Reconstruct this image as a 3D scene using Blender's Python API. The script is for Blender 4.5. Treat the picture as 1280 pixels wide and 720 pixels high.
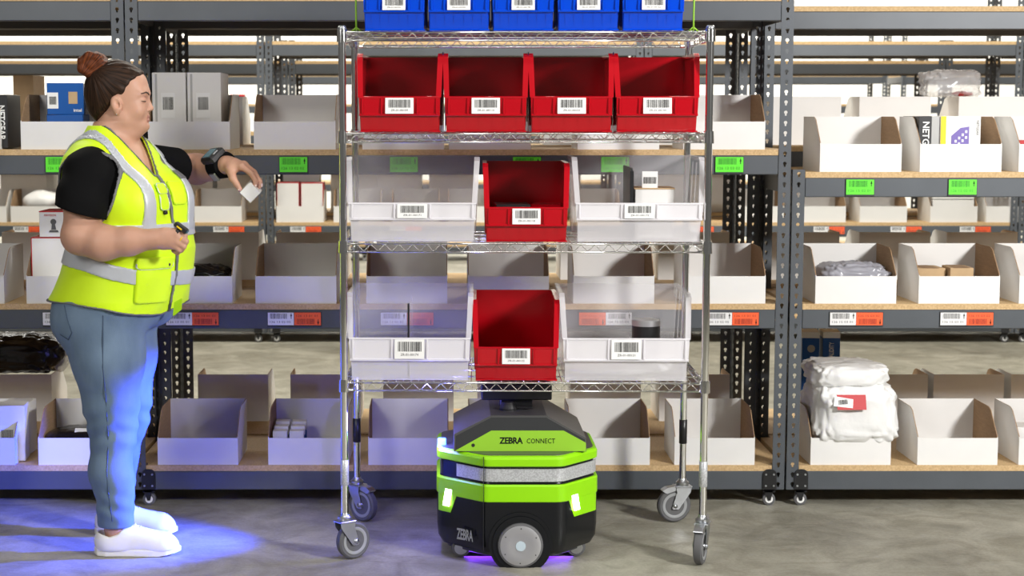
import bpy, bmesh, math, random
import numpy as np
from mathutils import Vector, Matrix, noise

# ------------------------------------------------------------------ camera, world, lights, exposure
for o in list(bpy.data.objects):
    bpy.data.objects.remove(o)
scene = bpy.context.scene
COL = scene.collection
EYE = 1.49
PITCH = math.radians(5.93)
cam_data = bpy.data.cameras.new('camera')
cam_data.sensor_width = 36.0
cam_data.lens = 2100.0 / 1280.0 * 36.0
cam_data.shift_x = 85.0 / 1280.0
cam_data.clip_end = 100.0
cam_data.dof.use_dof = True
cam_data.dof.focus_distance = 5.75
cam_data.dof.aperture_fstop = 5.0
cam = bpy.data.objects.new('camera', cam_data)
COL.objects.link(cam)
cam.location = (0, 0, EYE)
cam.rotation_euler = (math.pi / 2 - PITCH, 0, 0)
scene.camera = cam

world = bpy.data.worlds.new('warehouse_ambient')
scene.world = world
world.use_nodes = True
world.node_tree.nodes['Background'].inputs[0].default_value = (1.0, 0.97, 0.91, 1)
world.node_tree.nodes['Background'].inputs[1].default_value = 0.105

scene.view_settings.view_transform = 'Standard'
scene.view_settings.look = 'None'
scene.view_settings.gamma = 1.0
scene.view_settings.use_curve_mapping = False
scene.view_settings.exposure = 0.0

def area(name, loc, target, sx, sy, power, color):
    d = bpy.data.lights.new(name, 'AREA')
    d.shape = 'RECTANGLE'; d.size = sx; d.size_y = sy
    d.energy = power; d.color = color
    o = bpy.data.objects.new(name, d); COL.objects.link(o)
    o.location = loc
    o.rotation_euler = (Vector(target) - Vector(loc)).to_track_quat('-Z', 'Y').to_euler()
    return o

# studio key lamp to the right of the photographer, a fill on the left, high-bay lamps over the aisles
area('key_lamp', (4.1, 1.7, 3.0), (1.5, 6.2, 0.9), 0.7, 0.7, 350, (1.0, 0.985, 0.965))
area('left_fill', (-2.6, 1.0, 3.2), (-0.8, 6.0, 1.0), 1.2, 1.2, 84, (1.0, 0.98, 0.95))  # fill light added to lift the woman and the left-hand bins
area('aisle_lamp_front', (0.3, 3.9, 4.6), (0.3, 4.9, 0), 5.0, 0.5, 62, (1.0, 0.96, 0.88))
area('aisle_lamp_middle', (0.5, 9.2, 4.6), (0.5, 9.2, 0), 9.0, 0.6, 430, (1.0, 0.96, 0.86))
area('aisle_lamp_far', (1.0, 15.5, 5.0), (1.0, 15.5, 0), 16.0, 0.8, 700, (1.0, 0.97, 0.90))
area('wall_lamp_far', (1.0, 20.0, 5.5), (1.0, 22.0, 2.0), 16.0, 0.8, 1300, (1.0, 0.98, 0.92))

# ------------------------------------------------------------------ helpers
PI = math.pi
random.seed(7)

class MB:
    """collects shapes; build() links them as one mesh object"""
    def __init__(s):
        s.v = []; s.f = []; s.m = []; s.sm = []; s.mi = 0; s.smooth = False
    def add(s, vs, fs):
        b = len(s.v)
        s.v += [tuple(p) for p in vs]
        for f in fs:
            s.f.append(tuple(b + i for i in f)); s.m.append(s.mi); s.sm.append(s.smooth)
        return s
    def box(s, x0, x1, y0, y1, z0, z1):
        return s.add([(x0,y0,z0),(x1,y0,z0),(x1,y1,z0),(x0,y1,z0),(x0,y0,z1),(x1,y0,z1),(x1,y1,z1),(x0,y1,z1)],
                     [(0,3,2,1),(4,5,6,7),(0,1,5,4),(1,2,6,5),(2,3,7,6),(3,0,4,7)])
    def bbox(s, x0, x1, y0, y1, z0, z1, b=0.003):
        """box with chamfered edges"""
        P = []
        for ix, x in ((0,(x0,x0+b)),(1,(x1,x1-b))):
            for iy, y in ((0,(y0,y0+b)),(1,(y1,y1-b))):
                for iz, z in ((0,(z0,z0+b)),(1,(z1,z1-b))):
                    P += [(x[0],y[1],z[1]),(x[1],y[0],z[1]),(x[1],y[1],z[0])]
        def i(ix,iy,iz,k): return ((ix*2+iy)*2+iz)*3+k
        F = []
        F.append((i(0,0,0,0),i(0,0,1,0),i(0,1,1,0),i(0,1,0,0)))
        F.append((i(1,0,0,0),i(1,1,0,0),i(1,1,1,0),i(1,0,1,0)))
        F.append((i(0,0,0,1),i(1,0,0,1),i(1,0,1,1),i(0,0,1,1)))
        F.append((i(0,1,0,1),i(0,1,1,1),i(1,1,1,1),i(1,1,0,1)))
        F.append((i(0,0,0,2),i(0,1,0,2),i(1,1,0,2),i(1,0,0,2)))
        F.append((i(0,0,1,2),i(1,0,1,2),i(1,1,1,2),i(0,1,1,2)))
        for a in (0,1):
            for c in (0,1):
                F.append((i(a,c,0,0),i(a,c,0,1),i(a,c,1,1),i(a,c,1,0)))
                F.append((i(a,0,c,0),i(a,0,c,2),i(a,1,c,2),i(a,1,c,0)))
                F.append((i(0,a,c,1),i(0,a,c,2),i(1,a,c,2),i(1,a,c,1)))
                for e in (0,1): F.append((i(a,c,e,0),i(a,c,e,1),i(a,c,e,2)))
        return s.add(P, F)
    def loft(s, loops, cap0=True, cap1=True, closed=True):
        n = len(loops[0]); vs = [p for l in loops for p in l]; fs = []
        for k in range(len(loops)-1):
            for j in range(n if closed else n-1):
                a = k*n+j; b = k*n+(j+1) % n
                fs.append((a, b, b+n, a+n))
        if cap0: fs.append(tuple(reversed(range(n))))
        if cap1: fs.append(tuple(range((len(loops)-1)*n, len(loops)*n)))
        return s.add(vs, fs)
    def prism(s, poly, z0, z1):
        return s.loft([[(x,y,z0) for x,y in poly], [(x,y,z1) for x,y in poly]])
    def prism_y(s, poly, y0, y1):
        return s.loft([[(x,y0,z) for x,z in poly], [(x,y1,z) for x,z in poly]])
    def prism_x(s, poly, x0, x1):
        return s.loft([[(x0,y,z) for y,z in poly], [(x1,y,z) for y,z in poly]])
    def tube(s, path, r, n=8, cap=True, closed=False):
        P = [Vector(p) for p in path]; N = len(P)
        rs = r if isinstance(r, (list, tuple)) else [r]*N
        loops = []; up = None
        for k in range(N):
            if closed: t = (P[(k+1) % N]-P[k-1])
            else: t = P[min(k+1,N-1)]-P[max(k-1,0)]
            t.normalize()
            if up is None:
                up = Vector((0,0,1)) if abs(t.z) < .9 else Vector((1,0,0))
            a = t.cross(up)
            if a.length < 1e-6: a = t.cross(Vector((0,1,0)))
            a.normalize(); b = a.cross(t).normalized(); up = b
            loops.append([P[k]+a*rs[k]*math.cos(q*2*PI/n)+b*rs[k]*math.sin(q*2*PI/n) for q in range(n)])
        if closed: loops.append(loops[0])
        return s.loft(loops, cap and not closed, cap and not closed)
    def lathe(s, prof, n=24, axis='z', c=(0,0,0)):
        loops = []
        for r, h in prof:
            l = []
            for q in range(n):
                a = q*2*PI/n; u, w = r*math.cos(a), r*math.sin(a)
                if axis == 'z': p = (c[0]+u, c[1]+w, c[2]+h)
                elif axis == 'y': p = (c[0]+u, c[1]+h, c[2]-w)
                else: p = (c[0]+h, c[1]+u, c[2]+w)
                l.append(p)
            loops.append(l)
        return s.loft(loops)
    def mesh(s, name, mats):
        me = bpy.data.meshes.new(name)
        me.from_pydata(s.v, [], s.f)
        for m in (mats if isinstance(mats, (list, tuple)) else [mats]):
            me.materials.append(M[m])
        me.polygons.foreach_set('material_index', s.m)
        me.polygons.foreach_set('use_smooth', s.sm)
        bm = bmesh.new(); bm.from_mesh(me)
        bmesh.ops.recalc_face_normals(bm, faces=bm.faces)
        bm.to_mesh(me); bm.free()
        return me
    def build(s, name, mats, parent=None, **k):
        return place(name, s.mesh(name, mats), parent, **k)

def place(name, data, parent=None, loc=(0,0,0), rot=(0,0,0), scale=(1,1,1)):
    o = bpy.data.objects.new(name, data); COL.objects.link(o)
    o.parent = parent; o.location = loc; o.rotation_euler = rot; o.scale = scale
    return o
def tag(o, label=None, cat=None, group=None, kind=None):
    if label: o['label'] = label
    if cat: o['category'] = cat
    if group: o['group'] = group
    if kind: o['kind'] = kind
    return o
def thing(name, label, cat, loc=(0,0,0), rz=0, group=None):
    o = place(name, None, None, loc, (0,0,rz)); o.empty_display_size = .1
    return tag(o, label, cat, group)
def smooth_angle(o, deg=35):
    me = o.data
    me.polygons.foreach_set('use_smooth', [True]*len(me.polygons))
    me.set_sharp_from_angle(angle=math.radians(deg))
    return o
def rounded(poly, r, n=4):
    """round the corners of a 2D polygon; r may be a list"""
    out = []; N = len(poly)
    for k in range(N):
        p = Vector(poly[k]); a = Vector(poly[k-1]); b = Vector(poly[(k+1) % N])
        rr = r[k] if isinstance(r, (list, tuple)) else r
        if rr <= 0: out.append(tuple(p)); continue
        da = (a-p).normalized(); db = (b-p).normalized()
        ang = da.angle(db); L = min(rr/math.tan(ang/2), (a-p).length*.49, (b-p).length*.49)
        s0 = p+da*L; s1 = p+db*L
        for q in range(n+1):
            t = q/n; out.append(tuple(s0*(1-t)**2+p*2*t*(1-t)+s1*t*t))
    return out
def rect(x0, x1, y0, y1): return [(x0,y0),(x1,y0),(x1,y1),(x0,y1)]
def inset(poly, d):
    out = []; N = len(poly)
    for k in range(N):
        p = Vector(poly[k]); a = Vector(poly[k-1]); b = Vector(poly[(k+1) % N])
        t = (b-a); 
        if t.length < 1e-9: out.append(tuple(p)); continue
        t.normalize(); nrm = Vector((-t.y, t.x))
        out.append(tuple(p+nrm*d))
    return out

# ------------------------------------------------------------------ materials
M = {}
def mat(name, col, rough=.5, metal=0., var=0., scale=20., bump=0., bscale=80., spec=.5, stretch=None, coat=0., emit=None, estr=0., col2=None, sheen=0.):
    m = bpy.data.materials.new(name); m.use_nodes = True
    nt = m.node_tree; p = nt.nodes['Principled BSDF']
    p.inputs['Roughness'].default_value = rough
    p.inputs['Metallic'].default_value = metal
    p.inputs['Specular IOR Level'].default_value = spec
    p.inputs['Coat Weight'].default_value = coat
    p.inputs['Coat Roughness'].default_value = .08
    p.inputs['Sheen Weight'].default_value = sheen
    p.inputs['Base Color'].default_value = (*col, 1)
    if emit:
        p.inputs['Emission Color'].default_value = (*emit, 1); p.inputs['Emission Strength'].default_value = estr
    if var or bump or col2:
        tc = nt.nodes.new('ShaderNodeTexCoord'); mp = nt.nodes.new('ShaderNodeMapping')
        nt.links.new(tc.outputs['Object'], mp.inputs[0])
        if stretch: mp.inputs['Scale'].default_value = stretch
    if var or col2:
        n = nt.nodes.new('ShaderNodeTexNoise'); n.inputs['Scale'].default_value = scale; n.inputs['Detail'].default_value = 4
        nt.links.new(mp.outputs[0], n.inputs[0])
        r = nt.nodes.new('ShaderNodeValToRGB'); r.color_ramp.elements[0].position = .32; r.color_ramp.elements[1].position = .68
        c2 = col2 if col2 else tuple(min(1, c*(1+var)) for c in col)
        c1 = col if col2 else tuple(c*(1-var) for c in col)
        r.color_ramp.elements[0].color = (*c1, 1); r.color_ramp.elements[1].color = (*c2, 1)
        nt.links.new(n.outputs['Fac'], r.inputs[0]); nt.links.new(r.outputs[0], p.inputs['Base Color'])
    if bump:
        n2 = nt.nodes.new('ShaderNodeTexNoise'); n2.inputs['Scale'].default_value = bscale; n2.inputs['Detail'].default_value = 3
        nt.links.new(mp.outputs[0], n2.inputs[0])
        b = nt.nodes.new('ShaderNodeBump'); b.inputs['Strength'].default_value = bump; b.inputs['Distance'].default_value = .01
        nt.links.new(n2.outputs['Fac'], b.inputs['Height']); nt.links.new(b.outputs[0], p.inputs['Normal'])
    M[name] = m
    return m
def clear(name, col, opacity, rough=.15):
    """clear moulded plastic or film: part of the light goes straight through"""
    m = mat(name, col, rough, spec=.6)
    nt = m.node_tree; p = nt.nodes['Principled BSDF']; out = nt.nodes['Material Output']
    t = nt.nodes.new('ShaderNodeBsdfTransparent'); t.inputs[0].default_value = (.97,.97,.97,1)
    mx = nt.nodes.new('ShaderNodeMixShader'); mx.inputs[0].default_value = opacity
    nt.links.new(t.outputs[0], mx.inputs[1]); nt.links.new(p.outputs[0], mx.inputs[2]); nt.links.new(mx.outputs[0], out.inputs[0])
    return m
mat('rack_grey', (.088,.098,.111), .42, .15, var=.06, scale=6, bump=.03, bscale=300)
mat('rack_bolt', (.02,.02,.022), .4)
mat('black_paint', (.012,.012,.013), .35)
mat('particle_board', (.66,.47,.25), .75, var=.22, scale=160, bump=.15, bscale=220, col2=(.50,.33,.16))
mat('white_card', (.80,.79,.77), .65, var=.02, scale=8)
mat('kraft_card', (.33,.21,.115), .85, var=.10, scale=30, stretch=(1,1,6))
mat('kraft_light', (.52,.36,.20), .8, var=.06, scale=20)
mat('chrome', (.88,.88,.87), .12, 1.0)
mat('zinc', (.55,.57,.60), .32, 1.0)
mat('rubber_grey', (.11,.11,.115), .6, bump=.05)
mat('wheel_grey', (.32,.33,.34), .45)
mat('red_plastic', (.46,.003,.010), .16, spec=.6, bump=.04, bscale=14)
mat('blue_plastic', (.0,.06,.62), .16, spec=.6, bump=.04, bscale=14)
mat('paper', (.86,.86,.85), .6)
mat('ink', (.015,.015,.015), .6)
mat('ink_grey', (.10,.10,.10), .6)
mat('tag_green', (.12,.80,.03), .5)
mat('tag_orange', (.90,.12,.03), .5)
mat('tag_white', (.80,.80,.80), .5)
mat('ink_green', (.02,.25,.01), .5)
mat('ink_orange', (.35,.03,.01), .5)
mat('lime', (.30,.74,.0), .4)
mat('lime_dull', (.30,.60,.03), .5)
mat('robot_black', (.007,.008,.010), .25, spec=.4)
mat('robot_dark', (.035,.037,.04), .4)
mat('robot_metal', (.16,.16,.165), .38, .7, var=.05, scale=3)
mat('silver_paint', (.50,.50,.52), .35, .6)
mat('hub_light', (.52,.62,.68), .4)
mat('lamp_white', (.9,.95,1), .4, emit=(.92,1,.98), estr=5.0)
mat('lamp_blue', (.3,.5,1), .4, emit=(.03,.12,1), estr=9.0)
mat('screen', (.03,.06,.07), .15, emit=(.05,.14,.17), estr=.5)
mat('blue_box', (.0,.085,.36), .4, var=.05, scale=8)
mat('box_black', (.012,.012,.014), .4)
mat('box_grey', (.45,.45,.44), .5)
mat('box_yellow', (.95,.66,.0), .45)
mat('box_red', (.50,.012,.018), .5)
mat('box_purple', (.17,.12,.42), .45)
mat('bag_black', (.008,.008,.010), .22, bump=.35, bscale=22)
mat('bag_white', (.84,.84,.83), .4, bump=.35, bscale=18)
mat('wall_white', (.86,.84,.78), .8)
clear('clear_plastic', (.93,.91,.94), .19, .12)
clear('rim_plastic', (.93,.91,.95), .38, .2)
clear('frosted_plastic', (.93,.91,.95), .66, .3)
clear('clear_film', (.75,.75,.76), .38, .2)
clear('grey_film', (.42,.42,.47), .75, .22)

# perforated reflective tape on the robot
def tape():
    m = mat('reflective_tape', (.62,.64,.66), .35, .3); nt = m.node_tree; p = nt.nodes['Principled BSDF']
    tc = nt.nodes.new('ShaderNodeTexCoord'); v = nt.nodes.new('ShaderNodeTexVoronoi'); v.inputs['Scale'].default_value = 190
    r = nt.nodes.new('ShaderNodeValToRGB'); r.color_ramp.elements[0].color = (.66,.68,.70,1); r.color_ramp.elements[1].color = (.48,.49,.51,1)
    r.color_ramp.elements[0].position = .25; r.color_ramp.elements[1].position = .75
    nt.links.new(tc.outputs['Object'], v.inputs[0]); nt.links.new(v.outputs['Distance'], r.inputs[0]); nt.links.new(r.outputs[0], p.inputs['Base Color'])
tape()
def concrete():
    m = mat('concrete', (.3,.29,.26), .5); nt = m.node_tree; p = nt.nodes['Principled BSDF']
    tc = nt.nodes.new('ShaderNodeTexCoord')
    def nz(scale, detail, rough=.55, dist=0., st=None):
        n = nt.nodes.new('ShaderNodeTexNoise'); n.inputs['Scale'].default_value = scale; n.inputs['Detail'].default_value = detail
        n.inputs['Roughness'].default_value = rough; n.inputs['Distortion'].default_value = dist
        if st:
            mp = nt.nodes.new('ShaderNodeMapping'); mp.inputs['Scale'].default_value = st
            nt.links.new(tc.outputs['Object'], mp.inputs[0]); nt.links.new(mp.outputs[0], n.inputs[0])
        else: nt.links.new(tc.outputs['Object'], n.inputs[0])
        return n
    def ramp(src, a, b, ca, cb):
        r = nt.nodes.new('ShaderNodeValToRGB'); r.color_ramp.elements[0].position = a; r.color_ramp.elements[1].position = b
        r.color_ramp.elements[0].color = (*ca,1); r.color_ramp.elements[1].color = (*cb,1)
        nt.links.new(src, r.inputs[0]); return r
    big = ramp(nz(1.1, 6, .6, .4).outputs['Fac'], .33, .68, (.27,.258,.212), (.52,.50,.415))
    mid = ramp(nz(5, 8, .65, 1.2).outputs['Fac'], .36, .62, (.66,.65,.62), (1,1,1))
    scr = ramp(nz(7, 5, .6, .3, (.5,5,1)).outputs['Fac'], .28, .44, (.84,.83,.80), (1,1,1))
    fine = ramp(nz(90, 3).outputs['Fac'], .3, .7, (.86,.86,.86), (1.05,1.05,1.05))
    c = big.outputs[0]
    for x in (mid, scr, fine):
        mx = nt.nodes.new('ShaderNodeMix'); mx.data_type = 'RGBA'; mx.blend_type = 'MULTIPLY'; mx.inputs[0].default_value = 1
        nt.links.new(c, mx.inputs[6]); nt.links.new(x.outputs[0], mx.inputs[7]); c = mx.outputs[2]
    nt.links.new(c, p.inputs['Base Color'])
    rr = ramp(nz(3, 5).outputs['Fac'], .3, .7, (.36,)*3, (.62,)*3); nt.links.new(rr.outputs[0], p.inputs['Roughness'])
    b = nt.nodes.new('ShaderNodeBump'); b.inputs['Strength'].default_value = .12; b.inputs['Distance'].default_value = .01
    nt.links.new(nz(60, 5).outputs['Fac'], b.inputs['Height']); nt.links.new(b.outputs[0], p.inputs['Normal'])
concrete()

# ------------------------------------------------------------------ lettering, made once while the scene is empty
TAGTXT = ['126 11 02 06','126 13 02 01','126 13 02 02','126 13 02 03','126 13 02 04','126 13 02 05','126 13 01 01','126 13 03 02','126 15 02 01','126 15 02 02','126 15 03 01','126 15 03 02']
BINTXT = ['ZR-01-00101','ZR-01-00102','ZR-01-00178','ZR-01-00187','ZR-01-00142','ZR-01-00109','ZR-01-00110','ZR-01-00155','ZR-01-00144',
          'ZR-01-00171','ZR-01-00118','ZR-01-00173','ZR-01-00174','ZR-01-00122','ZR-01-00131']
TXT = {}
def make_texts():
    tmp = []
    for s, off, sp in [(t,0.,1.) for t in TAGTXT+BINTXT] + [('ZEBRA',.03,.95),('CONNECT',.004,1.05),('NETGEAR',.02,1.),('NETGEAR ',.0,1.),('HIKVISION',.012,1.0),('VALIDITY',.012,1.0),('intel',.02,1.0)]:
        cu = bpy.data.curves.new('lettering', 'FONT'); cu.body = s.strip(); cu.size = 1.0; cu.offset = off
        cu.space_character = sp; cu.align_x = 'CENTER'; cu.align_y = 'CENTER'; cu.resolution_u = 2
        o = bpy.data.objects.new('lettering', cu); COL.objects.link(o); tmp.append((s, o))
    dg = bpy.context.evaluated_depsgraph_get()
    for s, o in tmp:
        me = bpy.data.meshes.new_from_object(o.evaluated_get(dg)); me.name = 'lettering'
        xs = [v.co for v in me.vertices]
        x0 = min(c.x for c in xs); x1 = max(c.x for c in xs); y0 = min(c.y for c in xs); y1 = max(c.y for c in xs)
        for v in me.vertices: v.co = ((v.co.x-(x0+x1)/2)/(x1-x0), (v.co.y-(y0+y1)/2)/(y1-y0), 0)
        TXT[s] = me
    for s, o in tmp: bpy.data.objects.remove(o)
make_texts()
_tc = {}
def text(s, w, h, material, parent, loc, rot=(PI/2,0,0), name='lettering'):
    """printed characters, w wide and h high, facing -Y unless turned"""
    k = (s, material)
    if k not in _tc:
        me = TXT[s].copy(); me.materials.clear(); me.materials.append(M[material]); _tc[k] = me
    return place(name, _tc[k], parent, loc, rot, (w, h, 1))
_bc = {}
def barcode_mesh(material, seed=0):
    k = (material, seed % 4)
    if k not in _bc:
        rnd = random.Random(seed % 4+3); mb = MB(); x = -.5
        while x < .49:
            w = rnd.choice([.012,.012,.022,.034]); mb.add([(x,0,-.5),(x+w,0,-.5),(x+w,0,.5),(x,0,.5)], [(0,1,2,3)])
            x += w+rnd.choice([.012,.016,.026])
        _bc[k] = mb.mesh('barcode', material)
    return _bc[k]
def barcode(w, h, material, parent, loc, seed=0, rot=(0,0,0)):
    return place('barcode', barcode_mesh(material, seed), parent, loc, rot, (w, 1, h))

# ------------------------------------------------------------------ the setting
fl = MB(); fl.box(-9, 14, -1.5, 22.2, -.05, 0)
tag(fl.build('floor', 'concrete'), 'worn grey concrete warehouse floor', kind='structure')
wb = MB(); wb.box(-9, 14, 22, 22.2, 0, 7)
tag(wb.build('wall_back', 'wall_white'), 'bright white far wall of the warehouse', kind='structure')

# ------------------------------------------------------------------ shelving racks
PITCH_H = .0381
_pm = {}
def post_mesh(ncell, sx, sy):
    """slotted angle post; sx, sy say to which side the two flanges run from the corner"""
    key = (ncell, sx, sy)
    if key in _pm: return _pm[key]
    W = .046; mb = MB()
    hw, hh = W/2, PITCH_H/2
    ca = math.atan2(hh, hw)
    angs = sorted([ca, PI-ca, PI+ca, 2*PI-ca] + [0, PI/4+.25, PI/2, 3*PI/4-.25, PI, PI+.95, 1.5*PI-.27, 1.5*PI+.27, 2*PI-.95])
    def hole(a):
        x, z = math.cos(a), math.sin(a)
        if 1.5*PI-.3 < a < 1.5*PI+.3: k = .0125
        elif PI+.3 < a < 2*PI-.3: k = .0062
        else: k = .0072
        return (x*k, z*k+.003)
    def outer(a):
        x, z = math.cos(a), math.sin(a); t = min(hw/abs(x) if abs(x) > 1e-9 else 9, hh/abs(z) if abs(z) > 1e-9 else 9)
        return (x*t, z*t)
    H_ = [hole(a) for a in angs]; O_ = [outer(a) for a in angs]; n = len(angs); T = .0025
    for fl_ in (0, 1):
        for c in range(ncell):
            zc = (c+.5)*PITCH_H; vs = []
            for off in (0., T):
                for ring in (H_, O_):
                    for (u, w) in ring:
                        u2 = u+hw
                        vs.append((sx*u2, sy*off, zc+w) if fl_ == 0 else (sx*off, sy*u2, zc+w))
            fs = []
            for j in range(n):
                k = (j+1) % n
                fs += [(j,k,n+k,n+j), (2*n+j,3*n+j,3*n+k,2*n+k), (j,2*n+j,2*n+k,k)]
            mb.add(vs, fs)
    me = bpy.data.meshes.new('post'); me.from_pydata(mb.v, [], mb.f); me.materials.append(M['rack_grey'])
    _pm[key] = me
    return me
def rack_caster(parent, x, y, bolts=True):
    c = place('caster', None, parent, (x, y, 0)); c.empty_display_size = .05
    p = MB(); p.prism_y(rounded([(-.026,.064),(.026,.064),(.026,.142),(-.026,.142)], [.002,.002,.024,.024]), -.006, 0); p.build('plate', 'black_paint', c)
    if bolts:
        if 'bolt' not in _pm:
            b = MB(); b.lathe([(.004,-.009),(.004,-.005)], 8, 'y'); _pm['bolt'] = b.mesh('bolt', 'zinc')
        for bx, bz in ((-.015,.078),(.015,.078),(.015,.122),(-.015,.122)): place('bolt', _pm['bolt'], c, (bx, 0, bz))
    w = MB(); w.smooth = False
    w.lathe([(.018,-.011),(.024,-.009),(.024,.009),(.018,.011)], 20, 'y', (0,.012,.0245))
    w.build('wheel', 'rubber_grey', c)
    h = MB(); h.lathe([(.009,-.0115),(.009,-.0125),(.0145,-.0125),(.0145,.0130),(.009,.0130),(.009,.012)], 16, 'y', (0,.012,.0245)); h.build('hub', 'paper', c)
    k = MB(); k.prism_y([(-.005,.02),(.005,.02),(.014,.058),(-.020,.058)], -.004, -.002); k.prism_y([(-.010,.02),(.010,.02),(.022,.058),(-.022,.058)], .026, .028)
    k.box(-.022,.022,-.004,.028,.052,.058); k.build('fork', 'black_paint', c)
    return c
def rack(x0, x1, y0, y1, levels, height, label, group, casters=True, simple=False):
    """x0, x1: outer faces of the corner posts"""
    t = thing('shelving_rack', label, 'shelving rack', ((x0+x1)/2, y0, 0), 0, group)
    hx = (x1-x0)/2; D = y1-y0; nc = int(height/PITCH_H)
    for sx in (-1, 1):
        for back in (0, 1):
            place('post', post_mesh(nc, -sx, -1 if back else 1), t, (sx*hx, D if back else 0, .062))
    for z in levels:
        for back in (0, 1):
            b = MB(); yy = D-.032 if back else .0005
            b.bbox(-hx+.0465, hx-.0465, yy, yy+.031, z-.094, z-.022, .003)
            bo = b.build('beam', 'rack_grey', t)
            if not back and not simple:
                if 'rivet' not in _pm:
                    r = MB(); r.lathe([(.0028,-.0012),(.0028,.001)], 8, 'y'); _pm['rivet'] = r.mesh('rivet', 'rack_bolt')
                for rz in (-.042, -.072): place('rivet', _pm['rivet'], bo, (0, yy, z+rz))
        for sx in (-1, 1):
            e = MB(); e.box(sx*hx-(.004 if sx > 0 else -.0), sx*hx+(.004 if sx < 0 else 0.), .047, D-.047, z-.085, z-.022)
            e.build('end_beam', 'rack_grey', t)
        w = MB(); w.box(-hx+.006, hx-.006, .0478, D-.0478, z-.0215, z); w.box(-hx+.0478, hx-.0478, .003, .0478, z-.0215, z); w.box(-hx+.0478, hx-.0478, D-.0478, D-.003, z-.0215, z)
        w.build('shelf_board', 'particle_board', t)
    if casters:
        for sx in (-1, 1):
            rack_caster(t, sx*(hx-.056), -.0005, not simple)
    return t
def shelf_tag(parent, wx, z, kind, s, seed):
    """price-rail card on the front beam; wx is world X"""
    lx = wx-parent.location.x
    if kind == 'green': w, h, m, ik = .104, .056, 'tag_green', 'ink_green'
    elif kind == 'white': w, h, m, ik = .098, .048, 'tag_white', 'ink_grey'
    else: w, h, m, ik = .100, .048, 'tag_orange', 'ink_orange'
    hold = MB(); hold.box(-w/2-.002, w/2+.002, -.004, 0, -h/2-.006, h/2+.002)
    ho = hold.build('card_holder', 'robot_dark', parent, loc=(lx, 0, z))
    c = MB(); c.box(-w/2, w/2, -.0055, -.0042, -h/2, h/2)
    co = c.build('shelf_card', m, parent, loc=(lx, 0, z)); tag(co, {'green':'bright green barcode card','white':'white barcode card','orange':'orange barcode card'}[kind])
    up = kind != 'orange'
    barcode(w*.66, h*.42, ik, co, (-w*.08, -.0058, h*.22 if up else -h*.2), seed)
    text(s, w*.80, h*.17, ik, co, (-.002, -.0058, -h*.24 if up else h*.24))
    a = MB(); ax = w*.40; s_ = 1 if up else -1; az = (h*.22 if up else -h*.24)
    a.add([(ax-.004,-.0058,az),(ax+.004,-.0058,az),(ax,-.0058,az+s_*.010)], [(0,1,2)])
    a.add([(ax-.0014,-.0058,az-.010),(ax+.0014,-.0058,az-.010),(ax+.0014,-.0058,az+.010),(ax-.0014,-.0058,az+.010)], [(0,1,2,3)])
    a.build('arrow', 'ink', co)

LV = [.155, .775, 1.356, 1.926]
LVR = [.155, .775, 1.272]
XL, XR = -1.183, 1.298            # outer faces of the middle rack's posts
YA, DA = 6.30, .61
YB = 6.935
W8 = 2.478
A_l = rack(XL-.006-W8, XL-.006, YA, YA+DA, LV, 2.25, 'tall grey steel shelving rack at the left edge, behind the woman', 'front row of racks')
A_m = rack(XL, XR, YA, YA+DA, LV, 2.25, 'tall grey steel shelving rack in the middle, directly behind the chrome cart', 'front row of racks')
A_r = rack(XR+.008, XR+.008+W8, YA, YA+DA, LVR, 1.235, 'low grey steel shelving rack at the right, ending at its white bins', 'front row of racks')
B_l = rack(XL-.006-W8, XL-.006, YB, YB+DA, LV, 2.25, 'grey rack backed against the rack behind the woman', 'second row of racks', True, True)
B_m = rack(XL, XR, YB, YB+DA, LV, 2.25, 'grey rack backed against the middle rack behind the cart', 'second row of racks', True, True)
B_r = rack(XR+.008, XR+.008+W8, YB, YB+DA, LV, 2.25, 'grey rack rising behind the low right-hand rack', 'second row of racks', True, True)
LVC = [.165, .786, 1.37, 1.952]
YC = 10.9
xc = [-1.155-2.442, -1.155, -1.155+2.442, -1.155+2*2.442, -1.155+3*2.442]
cl = ['far rack across the next aisle, seen behind the woman', 'far rack across the next aisle, seen between woman and cart',
      'far rack across the next aisle, seen above and under the low right-hand rack', 'far rack across the next aisle, only its post showing at the right edge']
C_ = [rack(xc[k]+.004, xc[k+1]-.004, YC, YC+DA, LVC, 2.25, cl[k], 'third row of racks', True, True) for k in range(4)]
xd = [-1.10-2.32, -1.10, -1.10+2.32, -1.10+2*2.32, -1.10+3*2.32]
dl = ['woman', 'left half of the cart', 'right half of the cart', 'clear bag at the right']
for k in range(4):
    rack(xd[k]+.004, xd[k+1]-.004, 11.95, 12.56, [.165,.786,1.30,1.86], 1.95,
         'distant rack with a lower top board, far behind the '+dl[k], 'fourth row of racks', True, True)
xe = [-3.2, -.6, 2.0, 4.6, 7.2]
for k in range(4):
    rack(xe[k], xe[k+1]-.15, 17.0, 17.6, [.165,.80,1.585,1.88], 2.3,
         ['leftmost', 'second', 'third', 'rightmost'][k]+' rack of the farthest row, standing before the white wall', 'farthest row of racks', True, True)
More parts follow.
